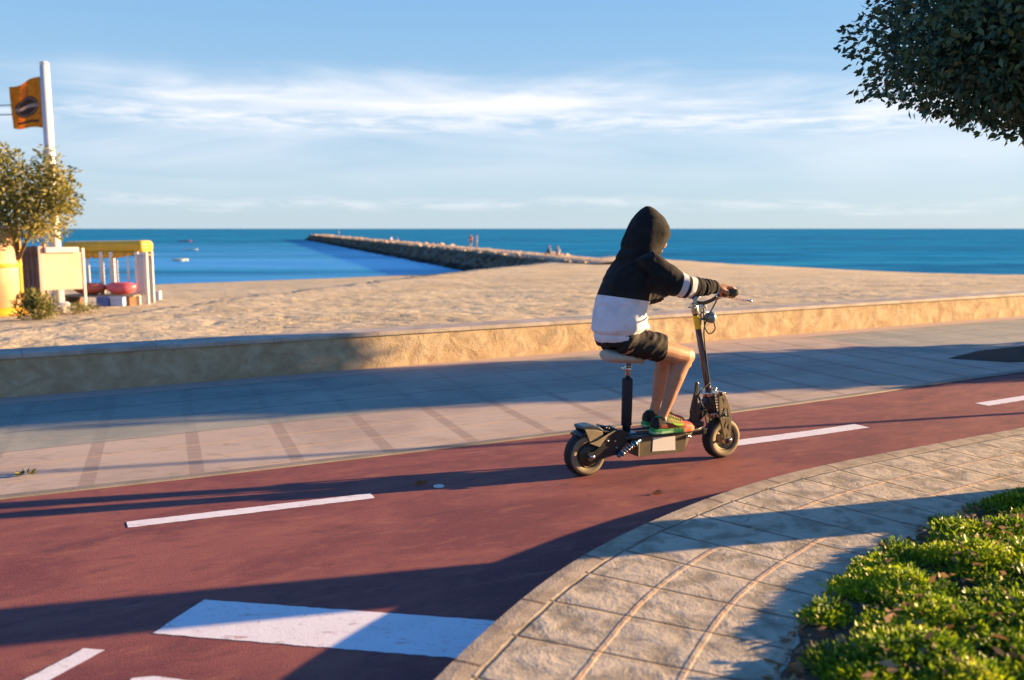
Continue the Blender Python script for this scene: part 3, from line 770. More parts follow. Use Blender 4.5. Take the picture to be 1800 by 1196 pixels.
# brown board fence
p = onbeach(58, 545); p.y += 1.2; p.x -= .75; p.z = bz(p.x, p.y)
fn = empty('board_fence', p, R(6))
for k in range(7):
    h_ = MB(); h_.box((-.40+.125*k, 0, .87+.02*random.random()), (.112, .03, 1.74)); h_.build('board', wood, fn, .004)
h_ = MB(); h_.box((0, .035, 1.5), (.95, .04, .08)); h_.build('rail', wood, fn); h_ = MB(); h_.box((0, .035, .4), (.95, .04, .08)); h_.build('rail', wood, fn)
h_ = MB(); h_.box((.50, 0, .93), (.09, .09, 1.86)); h_.build('post', mat('post_wood', (.36, .22, .14), .8, 0, .3, 5), fn, .005)
tag(fn, 'short reddish brown board fence right of the cream booth', 'fence')
# white display boards
p = onbeach(118, 545)
db = empty('display_board', (p.x+.15, p.y, p.z), R(38))
h_ = MB(); h_.box((-.07, .5, 1.0), (.98, .04, .98)); h_.build('panel', cream, db, .01)
h_ = MB(); h_.box((-.60, .5, .8), (.10, .08, 1.72)); h_.build('post', mat('pinkish_post', (.62, .45, .38), .7, 0, .2, 5), db, .006)
h_ = MB(); h_.box((.44, .5, .8), (.06, .07, 1.6)); h_.build('post', whitem, db, .006)
h_ = MB(); h_.box((-.08, .46, 1.56), (.8, .12, .14)); h_.build('top_shelf', whitem, db, .01)
tag(db, 'cream white display board on posts between the fence and the yellow stall', 'display board')
h_ = MB(); h_.loft([((0, 0, 0), .28, .2, (1, 0, 0), (0, 1, 0)), ((0, 0, .1), .32, .22, (1, 0, 0), (0, 1, 0)), ((.03, 0, .2), .2, .14, (1, 0, 0), (0, 1, 0)), ((.04, 0, .24), .06, .05, (1, 0, 0), (0, 1, 0))], 20)
o = remesh(h_, 'sack', .02, whitem, smooth=4, disp=lambda c_, n_: .03*mn.noise(c_*7)); o.location = onbeach(108, 548); tag(o, 'crumpled white sack lying on the sand below the display board', 'sack')
# rack
p = onbeach(190, 537); RK = p.copy()
rk = empty('beach_stall', p, R(4))
for (a_, b_) in ((-.12, 0), (-.12, .9), (.16, 0), (.88, 0), (1.08, .1), (.98, .9)):
    h_ = MB(); h_.box((a_, b_, .78), (.11 if a_ < .9 else .15, .08, 1.56)); h_.build('post', whitem, rk, .006)
for z_ in (.62, .78, .94, 1.1, 1.24):
    h_ = MB(); h_.tube([(-.9, .45, z_), (.98, .45, z_)], .008, 6); h_.build('cable_rail', steel, rk)
h_ = MB(); h_.box((.05, .45, 1.46), (2.1, .9, .03)); h_.build('top_shelf', greym, rk)
h_ = MB(); h_.box((-.06, .45, 1.69), (2.34, .92, .36), Matrix.Rotation(R(-.8), 3, 'Y')); can = h_.build('canopy', yboat, rk, .13, 5)
h_ = MB(); V2 = []; nn = 40
for i in range(nn+1):
    xx = -1.14+1.98*i/nn; V2 += [(xx, -.005+.02*math.sin(i*1.3), 1.56), (xx, -.015+.03*math.sin(i*1.3), 1.40-.03*abs(math.sin(i*math.pi/5)) + .10*max(0, i/nn-.75)/.25)]
h_.add(V2, [(2*i, 2*i+2, 2*i+3, 2*i+1) for i in range(nn)]); vo_ = h_.build('valance', yel, can); sd = vo_.modifiers.new('s', 'SOLIDIFY'); sd.thickness = .01
for a_ in (-.5, .30, .62):
    h_ = MB(); h_.box((a_, .02, .95), (.05, .04, 1.15)); h_.build('post', whitem, rk, .005)
V_ = []
for i in range(17):
    for j in range(8): V_.append((.86+.30*i/16, -.02+.03*math.sin(i*1.5)+.0*j, .30+1.2*j/7))
h_ = MB(); h_.add(V_, [(i*8+j, (i+1)*8+j, (i+1)*8+j+1, i*8+j+1) for i in range(16) for j in range(7)])
nm, t, b = node_mat('net_curtain', .9, .1); b.inputs['Base Color'].default_value = (.62, .62, .70, 1); b.inputs['Alpha'].default_value = .72
cu_ = h_.build('net_curtain', nm, rk); sd = cu_.modifiers.new('s', 'SOLIDIFY'); sd.thickness = .004
tag(rk, 'beach stall with white posts, yellow canopy and a pale net curtain', 'stall')
def plastic_boat(name, loc, rz, L, Wd, H, material, label, cat='boat'):
    h_ = MB(); secs = []
    for q in np.linspace(-1, 1, 15):
        k = max(.04, (1-abs(q)**2.6)**.6); secs.append(((q*L/2, 0, H/2+.12*H*q*q), Wd/2*k, H/2*max(.3, k), (0, 1, 0), (0, 0, 1)))
    h_.loft(secs, 20); h_.tube([(-L/2*.96, 0, H*.62), (0, 0, H*.985), (L/2*.96, 0, H*.62)], .018, 8)
    o = h_.build(name, material); o.location = loc; o.rotation_euler = (0, 0, rz); return tag(o, label, cat)
h_ = MB()
for s_ in (-1, 1): h_.box((0, s_*.12, .10), (1.9, .2, .05))
for a_ in (-.8, -.1, .75): h_.box((a_, 0, .05), (.08, .5, .06))
tb = empty('low_platform', (RK.x-.05, RK.y-.15, RK.z+.15), R(3))
h_ = MB()
for k in range(4): h_.box((0, -.36+.24*k, .16), (2.05, .21, .04))
h_.build('deck', greym, tb, .005)
for a_ in (-.85, .1, .85):
    h_ = MB(); h_.box((a_, 0, .0), (.09, .9, .28)); h_.build('leg', wood, tb)
tag(tb, 'low dark plank platform on the sand under the red boats', 'platform')
redp = mat('red_plastic', (.52, .12, .08), .4, 0, .25, 3); pinkp = mat('pink_plastic', (.66, .12, .15), .4, 0, .2, 3)
plastic_boat('kayak', (RK.x-.42, RK.y-.2, RK.z+.33), R(4), .98, .5, .34, redp, 'dull red upturned boat on the platform, the left one of two')
plastic_boat('kayak', (RK.x+.5, RK.y-.2, RK.z+.33), R(4), .86, .5, .36, pinkp, 'bright pink red upturned boat on the platform, the right one of two')
def crate(loc, rz, d, material, label):
    r = empty('crate', loc, rz)
    h_ = MB()
    a_, b_, c_ = d
    h_.box((0, 0, .015), (a_, b_, .03))
    for s_ in (-1, 1): h_.box((0, s_*(b_/2-.01), c_/2), (a_, .02, c_)); h_.box((s_*(a_/2-.01), 0, c_/2), (.02, b_-.04, c_))
    h_.build('crate_body', material, r, .004)
    h_ = MB(); h_.box((0, 0, c_-.01), (a_+.02, b_+.02, .03)); h_.build('rim', material, r, .006)
    tag(r, label, 'crate'); return r
bluec = mat('blue_plastic', (.06, .12, .42), .5, 0, .15, 4)
pc = onbeach(222, 533)
crate((RK.x+.22, RK.y-.72, bz(RK.x+.22, RK.y-.72)), R(5), (.34, .3, .26), bluec, 'dark blue crate in front of the plank platform')
crate((RK.x+.62, RK.y-.72, bz(RK.x+.62, RK.y-.72)), R(5), (.34, .3, .25), mat('light_blue_plastic', (.35, .45, .70), .5, 0, .15, 4), 'pale blue crate beside the dark blue crate')
p = onbeach(272, 528)
crate((p.x, p.y, p.z), R(10), (.38, .34, .30), whitem, 'white crate standing alone at the right end of the stall')

# flag pole with flag
p = onbeach(92, 540); p = Vector((-12.58, 25.2, 0)); p.z = bz(p.x, p.y)
fp = empty('flagpole', p)
h_ = MB(); h_.tube([(0, 0, 0), (0, 0, 6.55)], [.15, .12], 20); h_.build('pole', whitem, fp)
h_ = MB(); h_.ball((0, 0, 6.6), (.12, .12, .06)); h_.build('finial', whitem, fp)
for z_ in (2.6, 4.1):
    h_ = MB(); h_.lathe((0, 0, z_), (0, 0, 1), [(.11, -.05), (.14, -.05), (.14, .05), (.11, .05)], 20); h_.build('collar', steel, fp)
tag(fp, 'tall thick white flagpole rising behind the small tree', 'flagpole')
m, t, b = node_mat('flag_cloth', .8, .2)
uv = uvnode(t); u, vv, _ = t.sep(uv); n1 = t.noise(uv, 9, 3)
c = t.mix(t.step(n1, .3, .7), (.68, .27, .02), (.80, .38, .05))
du = t.math('SUBTRACT', u, .52); dv = t.math('DIVIDE', t.math('SUBTRACT', vv, .45), 1.0)
rr = t.math('SQRT', t.math('ADD', t.math('POWER', du, 2), t.math('MULTIPLY', t.math('POWER', dv, 2), 3.2)))
disc = t.step(rr, .42, .38); ring = t.band(rr, .33, .035, .012)
c = t.mix(t.math('MULTIPLY', disc, .92), c, (.05, .045, .06)); c = t.mix(t.math('MULTIPLY', t.band(dv, 0.0, .035, .01), disc), c, (.5, .42, .38))
c = t.mix(t.math('MULTIPLY', ring, .5), c, (.35, .27, .25))
dark2 = t.step(t.math('SQRT', t.math('ADD', t.math('POWER', t.math('SUBTRACT', u, .55), 2), t.math('POWER', t.math('SUBTRACT', vv, .78), 2))), .16, .12)
c = t.mix(t.math('MULTIPLY', dark2, .45), c, (.12, .08, .06))
c = t.mix(t.math('MULTIPLY', t.band(vv, .13, .025, .01), t.band(u, .5, .36, .02)), c, (.12, .08, .06))
t.put(b.inputs['Base Color'], c)
tr = t.new('ShaderNodeBsdfTranslucent'); t.put(tr.inputs[0], c); mx = t.new('ShaderNodeMixShader'); mx.inputs[0].default_value = .45
t.l.new(b.outputs[0], mx.inputs[1]); t.l.new(tr.outputs[0], mx.inputs[2]); t.l.new(mx.outputs[0], m.node_tree.nodes['Material Output'].inputs[0])
V = []; U = []; F = []
for i in range(25):
    for j in range(25):
        a_ = i/24; b_ = j/24
        V.append((-.13-.82*a_, .05*math.sin(a_*9+b_*2)*a_*1.4, 4.90+1.36*b_-.28*a_*b_+.0*a_+.03*math.sin(a_*6))); U.append((a_, b_))
F = [(i*25+j, i*25+j+1, (i+1)*25+j+1, (i+1)*25+j) for i in range(24) for j in range(24)]
me = bpy.data.meshes.new('flag'); me.from_pydata(V, [], F); uvl = me.uv_layers.new(name='UVMap')
for lp in me.loops: uvl.data[lp.index].uv = U[lp.vertex_index]
me.materials.append(m); o = bpy.data.objects.new('flag', me); COL.objects.link(o); o.location = p
sl = o.modifiers.new('s', 'SOLIDIFY'); sl.thickness = .006
tag(o, 'orange flag with a dark round emblem flying from the white pole', 'flag')
for dz, lb in ((5.55, 'upper thin black cable running left from the flagpole'), (5.30, 'lower thin black cable running left from the flagpole')):
    pts = [(p.x-12*q, p.y+1*q, p.z+dz+1.5*q*q*.6-.5*q*(1-q)) for q in np.linspace(.0, 1, 14)]
    h_ = MB(); h_.tube(pts, .014, 6); tag(h_.build('overhead_cable', black), lb, 'cable')

# ================================================================== TREES
bark = mat('bark', (.16, .12, .085), .9, 0, .5, 7, .012, 22)
def crown_pts(lobes, n, shell=.5):
    out = []; nor = []
    vol = np.array([l[1][0]*l[1][1]*l[1][2] for l in lobes])**.7; vol /= vol.sum()
    for (c_, r_), k in zip(lobes, (vol*n).astype(int)):
        d = unit(rng.normal(size=(k, 3))); rad = 1-(1-shell)*rng.uniform(0, 1, k)**1.6
        wob = np.array([1+.24*mn.noise(Vector(q)*2.4+Vector(c_)) for q in d])
        out.append(np.array(c_)+d*np.array(r_)*(rad*wob)[:, None]); nor.append(d)
    return np.concatenate(out), np.concatenate(nor)
def tree(name, loc, label, trunk, limbs, lobes, n, lsize, lmat, droop=.2, shell=.5, aspect=.45, cat='tree'):
    r = empty(name, loc)
    h_ = MB(); h_.tube(*trunk, 14)
    for l in limbs: h_.tube(*l, 8)
    h_.build('trunk', bark, r)
    P, N_ = crown_pts(lobes, n, shell)
    D = unit(N_*.8+rng.normal(0, .7, P.shape)+np.array([0, 0, -droop])); L = rng.uniform(.6, 1.3, len(P))*lsize
    V, F = leaves(P, D, L, L*aspect, .15); npmesh('crown', V, F, lmat, r)
    tag(r, label, cat); return r
dark = leaf_mat('dark_leaves', [(0, (.015, .045, .036)), (.4, (.035, .095, .062)), (.75, (.07, .14, .06)), (1, (.12, .16, .05))], .2, .38, 1.3)
# big tree in the right foreground: only the low left part of its crown is in view
TX, TY = 3.15, 4.35
lobes = [((-.80, .15, 2.16), (.66, .7, .36)), ((-.62, .2, 2.36), (.70, .8, .44)), ((-.25, .4, 2.08), (.85, .7, .30)), ((.1, .3, 2.6), (1.0, 1.1, .8)), ((.7, .2, 2.5), (1.1, 1.1, .75)), ((.5, 0, 3.3), (1.2, 1.2, .8)),
         ((.35, .75, 2.0), (.9, .7, .34)), ((1.0, .9, 2.8), (1, 1, .9)), ((1.3, -.3, 2.7), (1, 1, .9)), ((-.25, -.25, 2.30), (.6, .6, .45)), ((-.25, .3, 2.35), (.6, .7, .5)), ((.1, .1, 2.3), (.7, .7, .5))]
limbs = [([(0, 0, 1.5), (-.3, .1, 2.1), (-.8, .15, 2.6)], [.09, .06, .02]), ([(0, 0, 1.6), (.35, .1, 2.3), (.8, .2, 2.9)], [.10, .06, .02]), ([(0, 0, 1.7), (0, .3, 2.4), (-.1, .6, 3.0)], [.09, .05, .02]), ([(0, 0, 1.7), (.1, -.1, 2.6), (.1, 0, 3.6)], [.1, .06, .02])]
tree('shade_tree', (TX, TY, .12), 'large dark dense tree whose crown hangs into the upper right corner', ([(0, 0, 0), (.02, 0, .3), (0, .02, 1.1), (0, 0, 1.8)], [.24, .19, .17, .15]), limbs,
     lobes, 230000, .043, dark, .25, .2, .5)
# clipped column tree outside the right edge: throws the broad shade across the promenade
lob = [((0, 0, .9+.62*k), (1.12-.04*k, 1.12-.04*k, .72)) for k in range(8)]
tree('column_tree', (9.4, 10.75, 0), 'clipped green column tree standing on the promenade right of the view', ([(0, 0, 0), (0, 0, 2.5), (0, 0, 5)], [.2, .15, .05]), [], lob, 26000, .17, dark, 0, .25, .6)
# small tree beside the stand
olv = leaf_mat('olive_leaves', [(0, (.07, .085, .03)), (.35, (.18, .185, .05)), (.7, (.38, .33, .08)), (1, (.55, .42, .14))], .45, .6, 1.2)
p = onbeach(62, 552); p = Vector((-11.35, 21.0, 0)); p.z = bz(p.x, p.y)
lobes = [((-.1, -.3, 2.15), (.9, .5, .5)), ((.7, -.2, 2.0), (.6, .5, .3)), ((-.9, -.2, 2.2), (.7, .6, .45)), ((1.15, 0, 2.75), (.4, .3, .4)), ((-.1, 0, 3.1), (.85, .8, .55)), ((-.75, .1, 2.7), (.75, .7, .6)), ((.6, 0, 2.85), (.75, .6, .5)), ((.25, -.1, 2.4), (.8, .6, .4)), ((-.35, .1, 3.6), (.5, .45, .35)), ((.75, .1, 3.45), (.3, .3, .45)), ((-1.1, .2, 3.3), (.5, .5, .45)), ((1.05, 0, 2.4), (.4, .4, .3)), ((1.0, .1, 3.15), (.4, .3, .3))]
limbs = [([(0, 0, 1.4), (-.4, 0, 2.1), (-.8, 0, 2.8)], [.05, .035, .015]), ([(0, 0, 1.3), (.35, 0, 2.0), (.75, 0, 3.0)], [.05, .035, .015]), ([(0, 0, 1.5), (0, 0, 2.4), (-.2, .1, 3.4)], [.05, .035, .015])]
tree('small_tree', p, 'small loose yellow green tree standing among the beach stand', ([(-.25, 0, 0), (-.15, 0, .7), (0, 0, 1.6)], [.05, .04, .035]), limbs, lobes, 9000, .12, olv, .1, .1, .42)
shr = leaf_mat('shrub_leaves', [(0, (.05, .06, .02)), (.5, (.17, .18, .05)), (1, (.38, .33, .12))], .3, .6, 2)
p = onbeach(60, 562)
tree('beach_shrub', p, 'low dry green shrub at the foot of the brown board fence', ([(0, 0, 0), (0, 0, .4)], [.03, .01]), [], [((-.05, 0, .25), (.35, .3, .30)), ((.22, .05, .22), (.26, .25, .26)), ((-.02, .05, .42), (.2, .2, .2))], 2200, .09, shr, -.4, .1, .3, 'shrub')
p = onbeach(140, 552)
tree('beach_shrub', p, 'sparse yellowish shrub on the sand below the display board', ([(0, 0, 0), (0, 0, .2)], [.02, .01]), [], [((0, 0, .1), (.5, .3, .14))], 700, .08, shr, -.5, .1, .25, 'shrub')

# street lamp outside the right edge (thin shadow line across the path)
lp_ = empty('street_lamp', (7.4, 7.74, 0))
h_ = MB(); h_.tube([(0, 0, 0), (0, 0, .5), (0, 0, .52), (0, 0, 4.2)], [.05, .05, .03, .025], 16); h_.build('pole', black, lp_)
h_ = MB(); h_.lathe((0, 0, 4.2), (0, 0, 1), [(.03, 0), (.16, .12), (.2, .4), (.22, .42), (.05, .55), (.001, .56)], 20); h_.build('lamp_head', black, lp_)
tag(lp_, 'slim black street lamp right of the view beside the cycle path', 'street lamp')
# dark planting strip on the promenade at the right edge
h_ = MB(); poly = [(4.7, 9.72), (5.35, 10.35), (9.5, 12.75), (10.2, 12.1), (9.8, 11.4), (5.7, 9.5), (5.2, 9.45)]
pc_ = np.mean(poly, axis=0)
rings = []
for k, (sc, z_) in enumerate(((1, .009), (.97, .011), (.6, .013), (.2, .015))):
    for q in poly:
        w_ = pc_+(np.array(q)-pc_)*sc; h_.v.append((w_[0], w_[1], z_))
n = len(poly); h_.f = [(k*n+j, k*n+(j+1) % n, (k+1)*n+(j+1) % n, (k+1)*n+j) for k in range(3) for j in range(n)]+[tuple(3*n+j for j in range(n))]; h_.sm = [True]*len(h_.f)
o = h_.build('planting_soil', mat('dark_soil', (.035, .022, .013), .95, 0, .5, 12, .02, 35)); o['kind'] = 'structure'
# weed on promenade, leaves on path
def tuft_(loc, n, s_, label, material, flat=False):
    th = rng.uniform(0, 6.28, n); P = np.stack([.02*np.cos(th), .02*np.sin(th), np.full(n, .004)], 1)
    D = unit(np.stack([np.cos(th), np.sin(th), rng.uniform(.1, .9, n)], 1)); L = rng.uniform(.5, 1, n)*s_
    V, F = leaves(P, D, L, L*.3, .2); o = npmesh('weed', V, F, material); o.location = loc; return tag(o, label, 'weed')
tuft_((-2.77, 5.05, .008), 36, .05, 'small yellow green weed growing in a promenade joint', shr)
for i, (x_, y_, lb) in enumerate(((.73, 4.68, 'dry tan leaf lying on the red path behind the scooter wheel'), (-.55, 4.86, 'dry leaf lying on the red path just above the end of the white dash'), (4.6, 7.6, 'dry leaf on the red path near the last white dash'))):
    V, F = leaves(np.array([[0, 0, .006], [.01, .004, .008]]), unit(np.array([[1, .3, .1], [1, .5, .05]])), np.array([.10, .07]), np.array([.03, .03]), .3)
    o = npmesh('fallen_leaf', V, F, drym); o.location = (x_, y_, 0); tag(o, lb, 'leaf')
for x_, y_, lb in ((-2.33, 3.93, 'small pale road stud on the red path at the left edge'), (-.40, 4.84, 'small pale road stud on the red path in the scooter shadow')):
    h_ = MB(); h_.lathe((0, 0, 0), (0, 0, 1), [(.030, .0), (.030, .003), (.022, .006), (.001, .007)], 20); o = h_.build('road_stud', whitep); o.location = (x_, y_, .001); tag(o, lb, 'road stud')

# ================================================================== THE SCOOTER
OR = (.4225, 5.0672, 0); RZ = R(25.64)
sc = empty('electric_scooter', OR, RZ)
tag(sc, 'black electric scooter with a raised seat, ridden along the red path', 'scooter')
RW = .128
def wheel(name, xc, disc):
    r = bpy.data.objects.new(name, None); COL.objects.link(r); r.parent = sc; r.location = (xc, 0, RW)
    pr_ = []
    for k in range(25):
        q = -math.pi*.62+2*math.pi*.62*k/24; pr_.append((.088+.040*math.cos(q), .044*math.sin(q)))
    pr_ = [(.064, -.03)]+pr_+[(.064, .03)]
    h_ = MB(); h_.lathe((0, 0, 0), (0, 1, 0), pr_, 64)
    for k in range(40):
        a_ = 2*math.pi*k/40
        for s_ in (-1, 1):
            Mx = Matrix.Rotation(-a_, 3, 'Y'); h_.box(Mx @ Vector((.1270, s_*.012, 0)), (.0022, .014, .010), Mx @ Matrix.Rotation(.4*s_, 3, 'X'))
    h_.build('tyre', rubber, r)
    h_ = MB()
    for s_ in (-1, 1): h_.lathe((0, 0, 0), (0, s_, 0), [(.112, .0395), (.106, .0445), (.098, .0462), (.076, .0425), (.073, .038), (.073, .032)], 56)
    h_.build('sidewall_ring', rubber_dusty, r)
    h_ = MB()
    for s_ in (-1, 1): h_.lathe((0, 0, 0), (0, s_, 0), [(.074, .034), (.068, .036), (.064, .030), (.058, .018), (.04, .016), (.034, .03), (.022, .034), (.001, .034)], 48)
    for k in range(5):
        a_ = 2*math.pi*k/5; Mx = Matrix.Rotation(-a_, 3, 'Y')
        for s_ in (-1, 1): h_.box(Mx @ Vector((.047, s_*.02, 0)), (.036, .012, .014), Mx)
    h_.build('rim', rimtan, r, .0015)
    if disc:
        h_ = MB(); h_.lathe((0, -.047, 0), (0, 1, 0), [(.03, 0), (.064, 0), (.064, .003), (.03, .003), (.03, 0)], 48); h_.build('brake_disc', olive, r)
    h_ = MB(); h_.tube([(0, -.085, 0), (0, .085, 0)], .008, 12); h_.lathe((0, -.085, 0), (0, 1, 0), [(.001, -.008), (.013, -.008), (.013, .004), (.001, .004)], 6); h_.lathe((0, .085, 0), (0, 1, 0), [(.001, -.004), (.013, -.004), (.013, .008), (.001, .008)], 6); h_.build('axle', chrome, r)
    return r
wheel('rear_wheel', -.008, True); wheel('front_wheel', .955, False)
P_ = lambda name, mb, m_, par=sc, bv=.002: mb.build(name, m_, par, bv)
# swing arm plates
for s_ in (-1, 1):
    a_, b_ = sorted((s_*.056, s_*.066))
    h_ = MB(); h_.prism([(-.035, .128), (-.028, .102), (0, .092), (.06, .104), (.165, .118), (.215, .165), (.245, .2), (.245, .235), (.19, .262), (.135, .258), (.09, .225), (.05, .175), (.01, .152), (-.025, .148)], a_, b_)
    P_('swing_arm', h_, black)
h_ = MB(); h_.prism([(.135, .13), (.2, .15), (.25, .2), (.25, .235), (.19, .255), (.14, .245)], -.056, .056); P_('arm_bridge', h_, black)
for q in ((.10, .205), (.15, .2), (.16, .16)):
    h_ = MB(); h_.lathe((q[0], -.066, q[1]), (0, -1, 0), [(.001, .006), (.006, .006), (.006, 0)], 6); P_('bolt', h_, steel, bv=0)
# rear mudguard
h_ = MB(); top = []
for k in range(15):
    a_ = R(168-k*8.6); rr_ = .148+.012*math.sin(k*.5); top.append((-.008+rr_*math.cos(a_)*.98+.045, RW+rr_*math.sin(a_)*.92+.008))
sec = []
for (a_, b_) in top[4:]:
    sec.append(((a_, 0, b_), .062, .012, (0, 1, 0), (.3, 0, .95)))
h_.loft(sec, 16)
for k in range(5): h_.tube([(.10+.018*k, -.05, .276-.005*k), (.10+.018*k, .05, .276-.005*k)], .006, 8)
P_('rear_mudguard', h_, black, bv=0)
h_ = MB(); h_.prism([(-.058, .284), (-.05, .297), (.01, .3), (.055, .288), (.09, .262), (.08, .25), (.03, .268), (-.02, .272)], -.05, .05); P_('tail_spoiler', h_, mat('spoiler_plastic', (.03, .045, .06), .3, 0, .3, 20), bv=.004)
for s_ in (-1, 1):
    a_, b_ = sorted((s_*.052, s_*.062))
    h_ = MB(); h_.prism([(-.045, .283), (-.012, .205), (.012, .212), (.05, .222), (.075, .240), (.07, .262), (.02, .275)], a_, b_); P_('spoiler_wing', h_, rubber_dusty, bv=.003)
    a_, b_ = sorted((s_*.067, s_*.072))
    h_ = MB(); h_.prism([(-.02, .203), (.045, .176), (.072, .205), (.095, .232), (.15, .258), (.14, .262), (.08, .238), (.03, .215)], a_, b_); P_('side_flash', h_, rubber_dusty, bv=.001)
# shock absorber
A = Vector((.168, -.082, .118)); B = Vector((.312, -.082, .2)); d_ = (B-A)
h_ = MB(); h_.tube([A, A+d_*.55], .009, 12); h_.tube([A+d_*.5, B], .015, 14); h_.ball(A, .014); h_.ball(B, .016); h_.tube([A-Vector((0, .012, 0)), A+Vector((0, .03, 0))], .007, 8); h_.tube([B-Vector((0, .012, 0)), B+Vector((0, .03, 0))], .007, 8)
h_.lathe(A+d_*.12, d_, [(.009, -.004), (.02, -.004), (.02, .004), (.009, .004)], 20); h_.lathe(A+d_*.72, d_, [(.012, -.006), (.024, -.006), (.024, .006), (.012, .006)], 20)
shk = P_('shock_absorber', h_, bluem, bv=0)
def coil(A, B, r_, wr, turns):
    A = Vector(A); B = Vector(B); d = (B-A); t_ = d.normalized(); u_ = t_.cross(Vector((0, 1, 0.01))).normalized(); w_ = t_.cross(u_)
    return [A+d*(k/(turns*16))+u_*r_*math.cos(k*math.pi/8)+w_*r_*math.sin(k*math.pi/8) for k in range(turns*16+1)]
h_ = MB(); h_.tube(coil(A+d_*.14, A+d_*.70, .018, .003, 5), .0038, 8); h_.build('spring', chrome, shk)
# deck and battery box
h_ = MB(); h_.prism([(.20, -.055), (.215, -.085), (.26, -.10), (.60, -.10), (.72, -.085), (.775, -.05), (.785, 0), (.775, .05), (.72, .085), (.60, .10), (.26, .10), (.215, .085), (.20, .055)], .203, .221, 'xy')
P_('deck', h_, mat('deck_paint', (.03, .032, .034), .32, 0, .3, 15, .001, 120), bv=.005)
gt = mat('grip_tape', (.028, .028, .03), .9, 0, .4, 80, .002, 300)
h_ = MB(); h_.box((.5, 0, .2225), (.40, .15, .002)); P_('grip_tape', h_, gt, bv=0)
bx = MB()
# box with chamfered front corner and sloping nose
bt = [(.30, -.082), (.635, -.082), (.72, -.04), (.72, .04), (.635, .082), (.30, .082)]
bb = [(.30, -.082), (.625, -.082), (.655, -.04), (.655, .04), (.625, .082), (.30, .082)]
bx.add([(a_, b_, .203) for a_, b_ in bt]+[(a_, b_, .093) for a_, b_ in bb], [(0, 1, 2, 3, 4, 5), (11, 10, 9, 8, 7, 6)]+[(i, (i+1) % 6, 6+(i+1) % 6, 6+i) for i in range(6)], False)
box = P_('battery_box', bx, mat('box_paint', (.10, .078, .045), .5, .1, .3, 20), bv=.002)
h_ = MB(); h_.add([(.398, -.0845, .199), (.552, -.0845, .192), (.556, -.0845, .108), (.394, -.0845, .116), (.398, -.082, .199), (.552, -.082, .192), (.556, -.082, .108), (.394, -.082, .116)], [(0, 1, 2, 3), (0, 4, 5, 1), (1, 5, 6, 2), (2, 6, 7, 3), (3, 7, 4, 0)], False); h_.build('blank_panel', whitep, box)
h_ = MB(); h_.lathe((.64, -.083, .182), (.4, -1, 0), [(.001, .012), (.010, .012), (.012, 0)], 8); h_.lathe((.657, -.077, .176), (.4, -1, 0), [(.001, .012), (.008, .012), (.010, 0)], 8); h_.build('charge_port', steel, box)
h_ = MB(); h_.box((.302, -.0835, .148), (.006, .004, .105)); h_.build('corner_trim', bone, box)
h_ = MB(); h_.box((.25, 0, .19), (.13, .1, .03)); P_('frame_rail', h_, black); h_ = MB(); h_.box((.76, 0, .185), (.12, .07, .035)); P_('frame_rail', h_, black)
# seat post, saddle
h_ = MB(); h_.tube([(.268, 0, .215), (.268, 0, .262), (.268, 0, .27), (.270, 0, .535), (.270, 0, .545)], [.024, .024, .031, .031, .026], 20)
sp = P_('seat_tube', h_, mat('tube_foam', (.012, .013, .018), .7, 0, .2, 15, .001, 80), bv=0)
h_ = MB(); h_.box((.262, 0, .226), (.09, .11, .012)); h_.build('base_plate', bluem, sp, .003)
h_ = MB(); h_.tube([(.270, 0, .53), (.276, 0, .648)], .0145, 16); P_('seat_post', h_, steel, bv=0)
h_ = MB(); h_.lathe((.273, 0, .598), (0, 0, 1), [(.0145, -.012), (.021, -.012), (.021, .012), (.0145, .012)], 20); h_.box((.25, -.008, .6), (.022, .012, .018)); h_.tube([(.243, -.03, .602), (.243, .02, .602)], .005, 8); h_.ball((.243, -.03, .602), .008); P_('post_clamp', h_, chrome, bv=0)
h_ = MB(); h_.tube([(.235, 0, .655), (.32, 0, .64)], .014, 10); h_.box((.275, 0, .655), (.09, .05, .02)); P_('saddle_clamp', h_, black)
h_ = MB(); secs = []
for k, (x_, w_, hh_, zc) in enumerate(((.115, .035, .020, .684), (.122, .070, .031, .684), (.15, .096, .037, .681), (.2, .104, .038, .676), (.26, .095, .035, .669), (.31, .075, .032, .660), (.352, .055, .028, .650), (.368, .030, .016, .648))):
    secs.append(((x_, 0, zc), w_, hh_, (0, 1, 0), (0, 0, 1)))
h_.loft(secs, 28); P_('saddle', h_, seatm, bv=0)
# steering: column, stem, bar
h_ = MB(); h_.tube([(.862, 0, .36), (.852, 0, .42), (.737, 0, .918)], [.021, .0195, .0175], 20); colm = P_('steering_column', h_, mat('column_paint', (.07, .05, .055), .35, .3, .3, 8, coat=.4), bv=0)
h_ = MB(); h_.tube([(.763, 0, .808), (.743, 0, .89)], .0186, 20, cap=False); h_.build('sticker', yellow, colm)
h_ = MB(); h_.tube([(.741, 0, .9), (.727, 0, .962)], .0215, 18); h_.box((.765, 0, .932), (.085, .034, .018), Matrix.Rotation(-.2, 3, 'Y')); h_.box((.715, -.012, .94), (.03, .012, .04)); h_.tube([(.712, -.03, .935), (.712, .03, .935)], .006, 8)
h_.tube([(.727, 0, .955), (.742, 0, .985), (.765, 0, 1.0)], .012, 10)
P_('stem_clamp', h_, steel, bv=.002)
bar = [(.80, .33, 1.005), (.806, .25, 1.003), (.808, .17, .998), (.80, .10, .982), (.775, .04, .965), (.765, 0, .963), (.765, -.05, .965), (.782, -.10, .985), (.792, -.165, 1.022), (.785, -.25, 1.036), (.778, -.325, 1.044)]
bs = spline(bar, 5)
h_ = MB(); h_.tube([tuple(q) for q in bs], .011, 14); hb = P_('handlebar', h_, black, bv=0)
